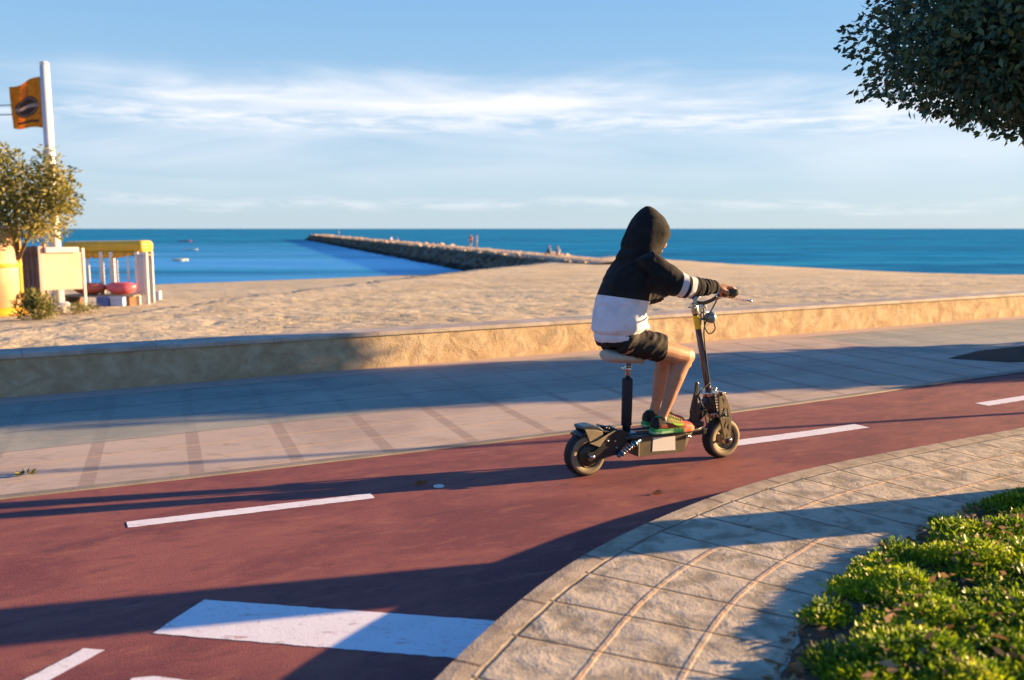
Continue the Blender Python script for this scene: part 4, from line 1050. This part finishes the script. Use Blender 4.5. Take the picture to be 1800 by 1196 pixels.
h_ = MB(); h_.tube([(.793, -.175, 1.030), (.786, -.24, 1.036), (.779, -.315, 1.043)], .0165, 16)
for k in range(9): q = k/9; h_.lathe((.792-.013*q, -.18-.13*q, 1.0305+.012*q), (-.09, -1, .09), [(.0165, -.003), (.0185, -.001), (.0185, .001), (.0165, .003)], 16)
h_.ball((.778, -.322, 1.044), (.019, .008, .019)); h_.build('grip', gripm, hb)
h_ = MB(); h_.tube([(.808, .18, .999), (.806, .25, 1.003), (.80, .325, 1.005)], .0165, 16); h_.ball((.80, .33, 1.005), (.019, .008, .019)); h_.build('grip', gripm, hb)
h_ = MB(); h_.tube([(.80, -.155, 1.015), (.825, -.18, 1.008), (.848, -.23, 1.0), (.855, -.30, .995), (.856, -.345, .995)], [.008, .006, .005, .005, .005], 8); h_.ball((.856, -.352, .995), .009); h_.lathe((.795, -.145, 1.012), (-.09, -1, .25), [(.011, -.012), (.02, -.012), (.02, .012), (.011, .012)], 16); h_.build('brake_lever', chrome, hb)
h_ = MB(); h_.tube([(.812, .15, .995), (.838, .18, .985), (.862, .24, .975), (.868, .33, .975)], [.008, .006, .005, .005], 8); h_.ball((.868, .335, .975), .009); h_.lathe((.808, .145, .994), (0, 1, .2), [(.011, -.012), (.02, -.012), (.02, .012), (.011, .012)], 16); h_.build('brake_lever', chrome, hb)
h_ = MB()
for pts in ([(.80, -.13, 1.0), (.815, -.07, .94), (.80, -.03, .86), (.79, -.022, .78), (.815, -.02, .62), (.845, -.022, .46)], [(.80, .13, 1.0), (.82, .06, .93), (.80, .024, .84), (.8, .02, .7), (.84, .022, .46)],
            [(.79, -.01, .95), (.785, -.022, .88), (.80, -.02, .81), (.835, -.02, .775), (.872, -.02, .80), (.868, -.015, .84)], [(.845, -.022, .48), (.78, -.03, .44), (.755, -.03, .40), (.79, -.03, .34), (.82, -.03, .30)], [(.76, -.03, .40), (.79, -.028, .33), (.78, -.03, .26)],
            [(.845, -.05, .28), (.85, -.05, .2), (.83, -.05, .15)]):
    h_.tube([tuple(q) for q in spline(pts, 5)], .0042, 7)
P_('cable', h_, rubber, bv=0)
# headlamp
h_ = MB(); h_.lathe((.800, -.01, .872), (1, 0, .0), [(.001, -.004), (.012, 0), (.026, .018), (.034, .042), (.036, .056), (.033, .058)], 28); h_.tube([(.755, 0, .88), (.79, -.008, .905), (.83, -.01, .905)], .005, 8); h_.tube([(.76, 0, .86), (.80, -.01, .868)], .008, 8)
hl = P_('headlamp', h_, lampm, bv=0)
h_ = MB(); h_.lathe((.856, -.01, .872), (1, 0, 0), [(.034, 0), (.03, .008), (.016, .014), (.001, .016)], 28); h_.build('lens', lens, hl)
# head tube, neck
h_ = MB(); h_.tube([(.886, 0, .285), (.857, 0, .405)], .031, 24); ht = P_('head_tube', h_, olive, bv=0)
h_ = MB(); h_.prism([(.87, .39), (.86, .31), (.83, .29), (.78, .25), (.77, .20), (.70, .20), (.71, .235), (.74, .29), (.79, .345), (.83, .385)], -.022, .022); h_.box((.745, 0, .235), (.09, .09, .03)); P_('neck_bracket', h_, black, bv=.004)
h_ = MB(); h_.lathe((.857, 0, .41), (-.23, 0, .97), [(.018, -.014), (.038, -.014), (.038, .008), (.03, .014), (.018, .014)], 28); h_.lathe((.889, 0, .282), (-.23, 0, .97), [(.001, -.02), (.03, -.02), (.037, -.008), (.037, .01), (.025, .012)], 28)
h_.box((.885, 0, .418), (.07, .155, .02), Matrix.Rotation(.2, 3, 'Y')); h_.box((.915, 0, .285), (.06, .150, .022), Matrix.Rotation(.2, 3, 'Y')); h_.ball((.882, -.02, .437), .014); h_.ball((.862, .03, .437), .012)
P_('fork_crown', h_, steel, bv=.002)
for s_ in (-1, 1):
    h_ = MB(); h_.tube(coil((.893, s_*.035, .402), (.926, s_*.035, .295), .017, .004, 6), .0042, 8); h_.tube([(.893, s_*.035, .405), (.926, s_*.035, .29)], .008, 10); P_('fork_spring', h_, bone, bv=0)
# fork legs: truss plates with triangular openings
outer = [(.873, .430), (.905, .422), (.932, .380), (.958, .315), (.966, .25), (.966, .16), (.968, .115), (.948, .098), (.928, .112), (.905, .19), (.880, .28), (.872, .36)]
holes = [[(.886, .395), (.903, .385), (.912, .34), (.883, .352)][0:3], [(.885, .335), (.917, .325), (.893, .275)], [(.932, .335), (.948, .27), (.906, .27)], [(.906, .245), (.930, .247), (.915, .195)], [(.948, .235), (.951, .18), (.929, .205)], [(.926, .175), (.942, .165), (.934, .135)]]
for s_ in (-1, 1):
    cu = bpy.data.curves.new('fork_leg', 'CURVE'); cu.dimensions = '2D'; cu.fill_mode = 'BOTH'; cu.extrude = .005; cu.bevel_depth = .001
    for pl_ in [outer]+holes:
        sp_ = cu.splines.new('POLY'); sp_.points.add(len(pl_)-1)
        for q, pt in zip(sp_.points, pl_): q.co = (pt[0], pt[1], 0, 1)
        sp_.use_cyclic_u = True
    tmp = bpy.data.objects.new('tmp', cu); COL.objects.link(tmp); bpy.context.view_layer.update()
    dg = bpy.context.evaluated_depsgraph_get(); me = bpy.data.meshes.new_from_object(tmp.evaluated_get(dg)); bpy.data.objects.remove(tmp)
    me.transform(Matrix.Rotation(math.pi/2, 4, 'X')); me.transform(Matrix.Translation((0, s_*.074, 0)))
    me.materials.clear(); me.materials.append(mat('fork_paint', (.19, .155, .095), .42, .3, .3, 25))
    o = bpy.data.objects.new('fork_leg', me); COL.objects.link(o); o.parent = sc
    for q, rr_ in (((.888, .415), .012), ((.949, .117), .012), ((.915, .285), .010)):
        h_ = MB(); h_.lathe((q[0], s_*.078, q[1]), (0, s_, 0), [(.001, .010), (rr_*.8, .010), (rr_, .004), (rr_, 0)], 12); h_.build('bolt', olive, o)
# folding lever / kick plate
h_ = MB(); h_.prism([(.738, .225), (.705, .255), (.697, .315), (.712, .38), (.728, .44), (.732, .485), (.744, .494), (.756, .482), (.752, .43), (.748, .39), (.757, .33), (.752, .27), (.765, .235)], -.035, -.02); P_('folding_lever', h_, black, bv=.004)
h_ = MB(); h_.prism([(.735, .375), (.752, .36), (.765, .30), (.748, .285), (.733, .33)], -.040, -.035); h_.tube([(.72, -.03, .285), (.80, -.03, .322), (.83, -.028, .33)], .009, 10); h_.tube([(.83, -.05, .33), (.83, .05, .33)], .008, 8); P_('lever_link', h_, olive, bv=.002)

# ================================================================== THE RIDER
def yz(u, v): return u, v
body = MB()
YA = (0, 1, 0); XA = (1, 0, 0)
# torso core, neck, head
body.loft([((.20, 0, .755), .135, .095, YA, XA), ((.20, 0, .86), .13, .09, YA, XA), ((.22, 0, 1.0), .13, .09, YA, XA), ((.27, 0, 1.13), .15, .085, YA, (.93, 0, -.37)), ((.315, 0, 1.21), .12, .07, YA, (.9, 0, -.4)), ((.34, 0, 1.25), .055, .05, YA, (.9, 0, -.4))], 20)
body.tube([(.325, 0, 1.2), (.385, 0, 1.31)], [.055, .052], 16)
HM = Matrix.Rotation(R(24), 3, 'Y')          # head bent forward
HC = Vector((.425, 0, 1.355))
def hp(x_, y_, z_): return HC+HM @ Vector((x_, y_, z_))
body.ball(HC, (.088, .072, .098), 24, 16, HM)
body.ball(hp(.03, 0, -.055), (.062, .052, .062), 20, 12, HM)     # jaw
body.ball(hp(.075, 0, -.095), (.018, .02, .014), 12, 8, HM)      # chin
body.tube([hp(.084, 0, .012), hp(.100, 0, -.018), hp(.092, 0, -.028)], [.006, .0115, .008], 10)   # nose
for s_ in (-1, 1):
    body.ball(hp(.094, s_*.009, -.026), (.007, .006, .005), 8, 6, HM)
    body.ball(hp(.0, s_*.073, -.01), (.016, .008, .027), 10, 8, HM)     # ears
    body.tube([hp(.078, s_*.014, .024), hp(.076, s_*.045, .022)], .006, 8)   # brow
    body.ball(hp(.055, s_*.04, -.02), (.028, .022, .02), 12, 8, HM)
body.tube([hp(.083, -.018, -.058), hp(.089, 0, -.056), hp(.083, .018, -.058)], [.004, .0065, .004], 8)
body.tube([hp(.082, -.015, -.068), hp(.086, 0, -.069), hp(.082, .015, -.068)], [.004, .0065, .004], 8)
# arms
SHR = (.295, -.15, 1.195); ELR = (.485, -.262, 1.078); WRR = (.700, -.252, 1.072)
SHL = (.325, .125, 1.175); ELL = (.535, .245, .985); WRL = (.722, .252, 1.008)
for sh, el_, wr in ((SHR, ELR, WRR), (SHL, ELL, WRL)):
    sh, el_, wr = Vector(sh), Vector(el_), Vector(wr)
    body.tube([sh, sh.lerp(el_, .5), el_, el_.lerp(wr, .3), el_.lerp(wr, .75), wr], [.042, .038, .034, .035, .027, .0225], 16)
def hand(G, wr, s_):
    G = Vector(G); wr = Vector(wr)
    # palm: from wrist to the knuckles over the bar, thickness 24 mm
    kn = [G+Vector((.006-.003*abs(k-1), s_*(.028-.019*k), .030-.001*abs(k-1))) for k in range(4)]
    for k in range(4): body.tube([wr+Vector((0, s_*(.010-.007*k), 0)), wr.lerp(kn[k], .55)+Vector((0, 0, .004)), kn[k]], [.016, .0145, .0115], 10)
    body.tube([wr+Vector((0, s_*.012, -.006)), G+Vector((-.028, s_*.030, .0))], [.015, .014], 10)
    for k, ln in enumerate((.92, 1.06, 1.0, .82)):
        a = kn[k]; f_ = ln
        pts = [a, G+Vector((.028*f_, s_*(.030-.0205*k), .018)), G+Vector((.027*f_, s_*(.030-.0205*k), -.012*f_)), G+Vector((.006, s_*(.030-.0205*k), -.027*f_))]
        body.tube([tuple(q) for q in pts], [.0098, .0088, .0082, .0068], 10); body.ball(pts[-1], .0068, 8, 6)
    # thumb leaves the inner side of the palm and closes under the bar
    i_ = -s_
    b0 = wr.lerp(G, .35)+Vector((0, i_*.018, -.002))
    body.tube([b0, G+Vector((-.030, i_*.042, .004)), G+Vector((-.016, i_*.052, -.018)), G+Vector((.008, i_*.050, -.026))], [.014, .0115, .0098, .0078], 10); body.ball(G+Vector((.008, i_*.050, -.026)), .0078, 8, 6)
hand((.786, -.252, 1.036), WRR, -1); hand((.806, .252, 1.003), WRL, 1)
# legs
KR = (.604, -.098, .662); AR_ = (.455, -.088, .315); KL = (.632, .098, .655); AL = (.518, .088, .315)
for hipp, kk, an in (((.19, -.085, .765), KR, AR_), ((.19, .085, .765), KL, AL)):
    hipp, kk, an = Vector(hipp), Vector(kk), Vector(an)
    body.tube([hipp, hipp.lerp(kk, .4)+Vector((0, 0, .004)), hipp.lerp(kk, .8), kk], [.066, .068, .061, .053], 18)
    body.ball(kk+Vector((.006, 0, .002)), (.052, .047, .052)); body.ball(kk+Vector((.030, 0, .014)), (.026, .027, .032)); body.ball(kk+Vector((.024, 0, -.045)), (.018, .016, .026))
    dl = (an-kk); bk = Vector((-.95, 0, .3))
    body.tube([kk, kk+dl*.15+bk*.008, kk+dl*.34+bk*.016, kk+dl*.6+bk*.008, kk+dl*.85, an], [.049, .049, .053, .041, .029, .0275], 18)
    for s_ in (-1, 1): body.ball(kk+dl*.32+bk*.034+Vector((0, s_*.018, 0)), (.026, .024, .075))
    body.tube([an, an+Vector((.0, 0, -.05))], [.030, .034], 14); body.tube([an+Vector((-.02, 0, -.055)), an+Vector((.10, 0, -.075)), an+Vector((.15, 0, -.08))], [.03, .03, .02], 12)
    for s_ in (-1, 1): body.ball(an+Vector((0, s_*.026, -.012)), .012)
person = remesh(body, 'person', .0042, skin, None, smooth=5)
person.location = OR; person.rotation_euler = (0, 0, RZ)
tag(person, 'young rider in a black and white hooded top and black shorts sitting on the scooter', 'person')

eyem = mat('eye', (.05, .035, .03), .2); hairm = mat('hair', (.035, .022, .014), .7, 0, .4, 60)
for s_ in (-1, 1):
    h_ = MB(); h_.ball(hp(.0775, s_*.029, .004), (.009, .0125, .0055), 14, 10, HM); h_.build('eye', eyem, person)
    h_ = MB(); h_.tube([hp(.083, s_*.014, .021), hp(.083, s_*.030, .026), hp(.074, s_*.045, .020)], [.0022, .003, .0018], 8); h_.build('eyebrow', hairm, person)
h_ = MB(); h_.ball(hp(-.004, 0, .012), (.091, .076, .095), 24, 16, HM)
for k in range(13): h_.tube([hp(.060, -.036+.006*k, .070), hp(.082-.5*abs(k-6)**2*.0008, -.036+.006*k, .052), hp(.085-.5*abs(k-6)**2*.0008, -.040+.0068*k, .036+.003*((k*5) % 4))], [.007, .005, .0015], 7)
hair_o = h_.build('hair', hairm, person)
h_ = MB(); h_.tube([hp(.0855, -.017, -.063), hp(.0915, 0, -.0625), hp(.0855, .017, -.063)], [.0015, .003, .0015], 8); h_.build('lips', mat('lips', (.38, .13, .10), .5), person)
# --- hoodie
hd = MB()
T = [((.200, 0, .780), .148, .128), ((.200, 0, .797), .152, .134), ((.203, 0, .816), .155, .140), ((.207, 0, .842), .174, .158), ((.210, 0, .90), .174, .152), ((.222, 0, .98), .168, .140), ((.246, 0, 1.06), .170, .132), ((.280, 0, 1.13), .168, .120), ((.308, 0, 1.185), .155, .104), ((.330, 0, 1.225), .115, .092), ((.350, 0, 1.262), .090, .082)]
tilt = [-.16, -.15, -.12, -.06, 0, .1, .22, .38, .5, .6, .7]
hd.loft([(c_, a_, b_, YA, (math.cos(q), 0, -math.sin(q))) for (c_, a_, b_), q in zip(T, tilt)], 32)
hd.ball((.285, 0, 1.235), (.085, .10, .065)); hd.ball((.30, 0, 1.27), (.07, .085, .06))
# front pouch / belly folds
hd.ball((.315, 0, .84), (.062, .13, .045)); hd.ball((.300, 0, .92), (.05, .12, .05))
def sleeve(sh, el_, wr, rs, end, n=16):
    sh, el_, wr = Vector(sh), Vector(el_), Vector(wr); hd.tube([sh+Vector((-.03, .0, -.02)), sh, sh.lerp(el_, .35)+Vector((0, 0, -.018)), sh.lerp(el_, .7)+Vector((0, 0, -.012)), el_, el_.lerp(wr, .35), el_.lerp(wr, .7), el_.lerp(wr, end)], rs, n)
sleeve(SHR, ELR, WRR, [.075, .088, .090, .074, .060, .052, .045, .036], .96)
sleeve(SHL, ELL, WRL, [.060, .072, .078, .068, .056, .050, .047, .044], .22)
# batwing under the upper arm
hd.tube([(.30, -.15, 1.12), (.40, -.21, 1.06)], [.07, .045]); hd.tube([(.32, .13, 1.10), (.43, .19, 1.03)], [.06, .042])
# hood: an egg around the head, pointed at the top, open at the front
HS = [((.335, 0, 1.245), .115, .105, 20), ((.345, 0, 1.29), .118, .118, 14), ((.375, 0, 1.34), .120, .128, 14), ((.402, 0, 1.385), .116, .133, 12), ((.410, 0, 1.43), .098, .116, 10), ((.406, 0, 1.468), .072, .088, 6), ((.398, 0, 1.503), .038, .052, 4), ((.392, 0, 1.53), .010, .016, 0)]
hd.loft([(c_, a_, b_, YA, (math.cos(R(q)), 0, -math.sin(R(q)))) for c_, a_, b_, q in HS], 28)
elbR, wriR, shoR = Vector(ELR), Vector(WRR), Vector(SHR)
fdir = (wriR-elbR).normalized(); udir = (elbR-shoR).normalized(); ELLv = Vector(ELL); SHLv = Vector(SHL)
def hdisp(c_, n_):
    d = .0035*mn.noise(c_*9)+.0015*mn.noise(c_*30)
    if c_.z > 1.27 and abs(c_.y) < .15 and c_.x < .6:      # hood: soft seam and creases running down
        d += .004*mn.noise(Vector((c_.x*16, c_.y*30, c_.z*5)))-.004*math.exp(-(c_.y/.007)**2)
        return d
    if c_.y < -.185 and c_.x > .36:
        a = (c_-elbR).dot(fdir)
        if a > .015: d += .0075*mn.noise(Vector((a*70, c_.z*9, c_.y*9)))*min(1, (a-.015)/.03)
        else: d += .006*mn.noise(Vector(((c_-shoR).dot(udir)*28, c_.z*10, c_.y*8)))
    elif c_.y > .17 and c_.x > .36:
        a = (c_-SHLv).dot((ELLv-SHLv).normalized()); d += .009*mn.noise(Vector((a*45, c_.z*9, 2)))
    elif c_.z < .98:
        k = max(0, min(1, (c_.x-.22)/.12))
        d += .012*k*mn.noise(Vector((c_.x*14, c_.y*10, c_.z*26)))+.005*mn.noise(Vector((c_.x*16, c_.y*18, c_.z*6)))
        if c_.z < .86: d += .005*mn.noise(Vector((math.atan2(c_.y, c_.x-.2)*5, 0, c_.z*8)))
        d -= .006*math.exp(-((c_.z-.808)/.007)**2)
    else:
        d += .009*mn.noise(Vector((c_.x*10, c_.y*14, c_.z*9+c_.x*12)))+.004*mn.noise(Vector((c_.x*9+c_.z*20, c_.y*26, c_.z*8)))
    return d
m, t, b = node_mat('hoodie_cloth', .92, .1)
pos = t.new('ShaderNodeTexCoord').outputs['Object']; x_, y_, z_ = t.sep(pos)
blk = (.014, .0145, .016); wht = (.70, .68, .72)
lim = t.math('ADD', t.math('ADD', 1.043, t.math('MULTIPLY', x_, -.15)), t.math('MULTIPLY', t.math('ABSOLUTE', y_), .0))
low_ = t.math('MULTIPLY', t.math('LESS_THAN', z_, lim), t.math('MULTIPLY', t.math('LESS_THAN', x_, .45), t.math('LESS_THAN', t.math('ABSOLUTE', y_), .215)))
c = t.mix(low_, blk, wht)
# two pale stripes round the right and left sleeves, just above the elbow
def along(A_, D_):
    return t.math('ADD', t.math('ADD', t.math('MULTIPLY', t.math('SUBTRACT', x_, A_[0]), D_[0]), t.math('MULTIPLY', t.math('SUBTRACT', y_, A_[1]), D_[1])), t.math('MULTIPLY', t.math('SUBTRACT', z_, A_[2]), D_[2]))
sdir = (udir*.55+fdir*.6).normalized()
al = along(elbR, sdir)
st = t.math('MAXIMUM', t.math('LESS_THAN', t.math('ABSOLUTE', t.math('SUBTRACT', al, -.036)), .0175), t.math('LESS_THAN', t.math('ABSOLUTE', t.math('SUBTRACT', al, .019)), .0175))
st = t.math('MULTIPLY', st, t.math('MULTIPLY', t.math('LESS_THAN', y_, -.16), t.math('GREATER_THAN', x_, .38)))
c = t.mix(st, c, (.60, .60, .64))
weave = t.noise(pos, 380, 2, .6)
nz = t.noise(pos, 12, 4); c = t.mix(t.math('MULTIPLY', t.step(nz, .4, .7), .18), c, (.06, .055, .05))
t.put(b.inputs['Base Color'], c); t.put(b.inputs['Normal'], t.bump(t.math('ADD', t.math('MULTIPLY', weave, .5), t.noise(pos, 45, 4)), .0022, .6))
b.inputs['Sheen Weight'].default_value = .06
hoodie = remesh(hd, 'hoodie', .0052, m, person, smooth=7, disp=hdisp)
# shadowed hood mouth: carve a shallow opening so that the face sits inside it
carve = MB(); carve.ball(hp(.105, 0, -.025), (.062, .064, .085), 20, 14, HM)
cv = carve.build('carve', black); cv.parent = person
bm_ = hoodie.modifiers.new('b', 'BOOLEAN'); bm_.object = cv; bm_.operation = 'DIFFERENCE'; bm_.solver = 'FAST' if 'FAST' in [e.identifier for e in bm_.bl_rna.properties['solver'].enum_items] else 'EXACT'
bpy.context.view_layer.update(); dg = bpy.context.evaluated_depsgraph_get(); me = bpy.data.meshes.new_from_object(hoodie.evaluated_get(dg), depsgraph=dg)
hoodie.modifiers.clear(); hoodie.data = me; bpy.data.objects.remove(cv)
me.materials.clear(); me.materials.append(m); me.polygons.foreach_set('use_smooth', [True]*len(me.polygons))
h_ = MB()
for s_ in (-1, 1): h_.tube([tuple(q) for q in spline([hp(.05, s_*.03, -.125), (.43, s_*.035, 1.2), (.425, s_*.045, 1.12), (.42, s_*.04, 1.06)], 4)], .003, 6)
# --- shorts
st_ = MB()
st_.loft([((.20, 0, .738), .125, .105, YA, XA), ((.20, 0, .76), .150, .125, YA, XA), ((.20, 0, .80), .148, .124, YA, XA), ((.20, 0, .82), .14, .115, YA, XA)], 28)
for hipp, kk in (((.18, -.078, .785), KR), ((.18, .078, .785), KL)):
    hipp, kk = Vector(hipp), Vector(kk); d = kk-hipp; e_ = .60
    st_.tube([hipp, hipp+d*.25, hipp+d*.42+Vector((0, 0, .006)), hipp+d*e_+Vector((0, 0, .010))], [.080, .082, .084, .084], 24)
def sdisp(c_, n_):
    return .0105*mn.noise(Vector(((c_.x-c_.z*.9)*30, c_.y*9, (c_.x+c_.z)*7)))+.002*mn.noise(c_*26)
shm = mat('shorts_cloth', (.020, .018, .017), .75, 0, .3, 20, .001, 200, .25)
remesh(st_, 'shorts', .005, shm, person, smooth=5, disp=sdisp)
# --- trainers
m, t, b = node_mat('trainer', .6, .3)
pos = t.new('ShaderNodeTexCoord').outputs['Object']; x_, y_, z_ = t.sep(pos)
toe = t.step(x_, .10, .14); mid = t.step(x_, .0, .04)
wvn = t.new('ShaderNodeTexWave', bands_direction='X'); t.put(wvn.inputs[0], t.mapping(pos, rot=(0, R(35), 0))); wvn.inputs['Scale'].default_value = 32; wvn.inputs['Distortion'].default_value = 2
knit = t.math('GREATER_THAN', wvn.outputs['Fac'], .55)
up_ = t.mix(mid, (.012, .012, .012), t.mix(knit, (.02, .02, .02), (.30, .32, .04)))
up_ = t.mix(toe, up_, (.55, .075, .035))
up_ = t.mix(t.math('MULTIPLY', t.math('MULTIPLY', t.band(z_, .045, .012, .004), t.band(x_, .02, .05, .01)), knit), up_, (.55, .12, .05))
sole = t.mix(t.step(x_, .10, .15), (.02, .27, .07), (.58, .12, .05)); sole = t.mix(t.math('MULTIPLY', t.band(z_, .010, .006, .002), t.step(x_, .08, .02)), sole, (.30, .50, .28))
c = t.mix(t.math('LESS_THAN', z_, t.math('ADD', .023, t.math('MULTIPLY', t.step(x_, .05, -.08), .012))), up_, sole)
c = t.mix(t.math('MULTIPLY', t.math('GREATER_THAN', z_, .097), t.math('LESS_THAN', x_, .03)), c, (.03, .38, .12))
t.put(b.inputs['Base Color'], c); t.put(b.inputs['Normal'], t.bump(t.noise(pos, 180, 3), .001))
lacem = mat('laces', (.50, .50, .22), .8, 0, .3, 60); limem = mat('lime_mark', (.45, .75, .02), .5, 0, .1, 30); blk2 = mat('shoe_black', (.015, .015, .015), .7)
for (ax_, ay, lb) in ((.455, -.09, None), (.520, .09, None)):
    sh_ = MB(); secs = []
    for x_, w_, zt in ((-.070, .018, .055), (-.066, .030, .085), (-.045, .036, .100), (-.015, .037, .104), (.02, .037, .100), (.06, .039, .088), (.10, .043, .072), (.14, .045, .060), (.175, .041, .051), (.20, .030, .042), (.212, .014, .030)):
        secs.append(((x_, 0, zt/2), w_, zt/2, YA, (0, 0, 1)))
    sh_.loft(secs, 20)
    sl_ = [(-.078, -.018), (-.072, -.034), (-.03, -.040), (.05, -.040), (.12, -.049), (.175, -.046), (.207, -.030), (.220, -.008), (.220, .008), (.205, .034), (.16, .050), (.10, .048), (.03, .036), (-.04, .036), (-.072, .030), (-.078, .016)]
    sh_.prism(sl_, .0, .024, 'xy')
    o = remesh(sh_, 'shoe', .003, m, person, smooth=4); o.location = (ax_, ay, .2235); 
    h_ = MB()
    for k in range(6):
        q = k/5; xx = .035+.085*q; zz = .101-.034*q
        h_.tube([(xx, -.022, zz-.006), (xx+.008, -.008, zz+.003), (xx+.004, .008, zz+.003), (xx+.012, .022, zz-.006)], .0028, 6)
        h_.tube([(xx+.008, .022, zz-.006), (xx+.002, .0, zz+.004), (xx, -.022, zz-.006)], .0026, 6)
    h_.build('laces', lacem, o)
    sg = 1 if ay > 0 else -1
    h_ = MB(); y0 = sg*.046
    h_.add([(.035, y0*.90, .068), (.055, y0*.93, .050), (.085, y0*.97, .040), (.115, y0*1.02, .041), (.112, y0*.98, .052), (.09, y0*.96, .052), (.06, y0*.93, .060)], [(0, 1, 2, 3, 4, 5, 6)], False)
    oo = h_.build('side_mark', limem, o); sm_ = oo.modifiers.new('s', 'SOLIDIFY'); sm_.thickness = .004; sm_.offset = 0

S.render.film_transparent = False
try: S.cycles.max_bounces = 8
except Exception: pass

# repeats share a group phrase
GR = {'crate': 'crates by the beach stall', 'rowing_boat': 'small boats floating in the bay', 'kayak': 'red boats lying on the plank platform', 'beach_shrub': 'low shrubs on the sand by the stand',
      'fallen_leaf': 'dry leaves lying on the red path', 'road_stud': 'pale studs on the red path', 'overhead_cable': 'thin cables running to the flagpole'}
for o in bpy.data.objects:
    if o.parent is None and 'label' in o:
        base = o.name.split('.')[0]
        if base in GR: o['group'] = GR[base]
        elif base == 'person' and 'breakwater' in o['label']: o['group'] = 'people on the breakwater'
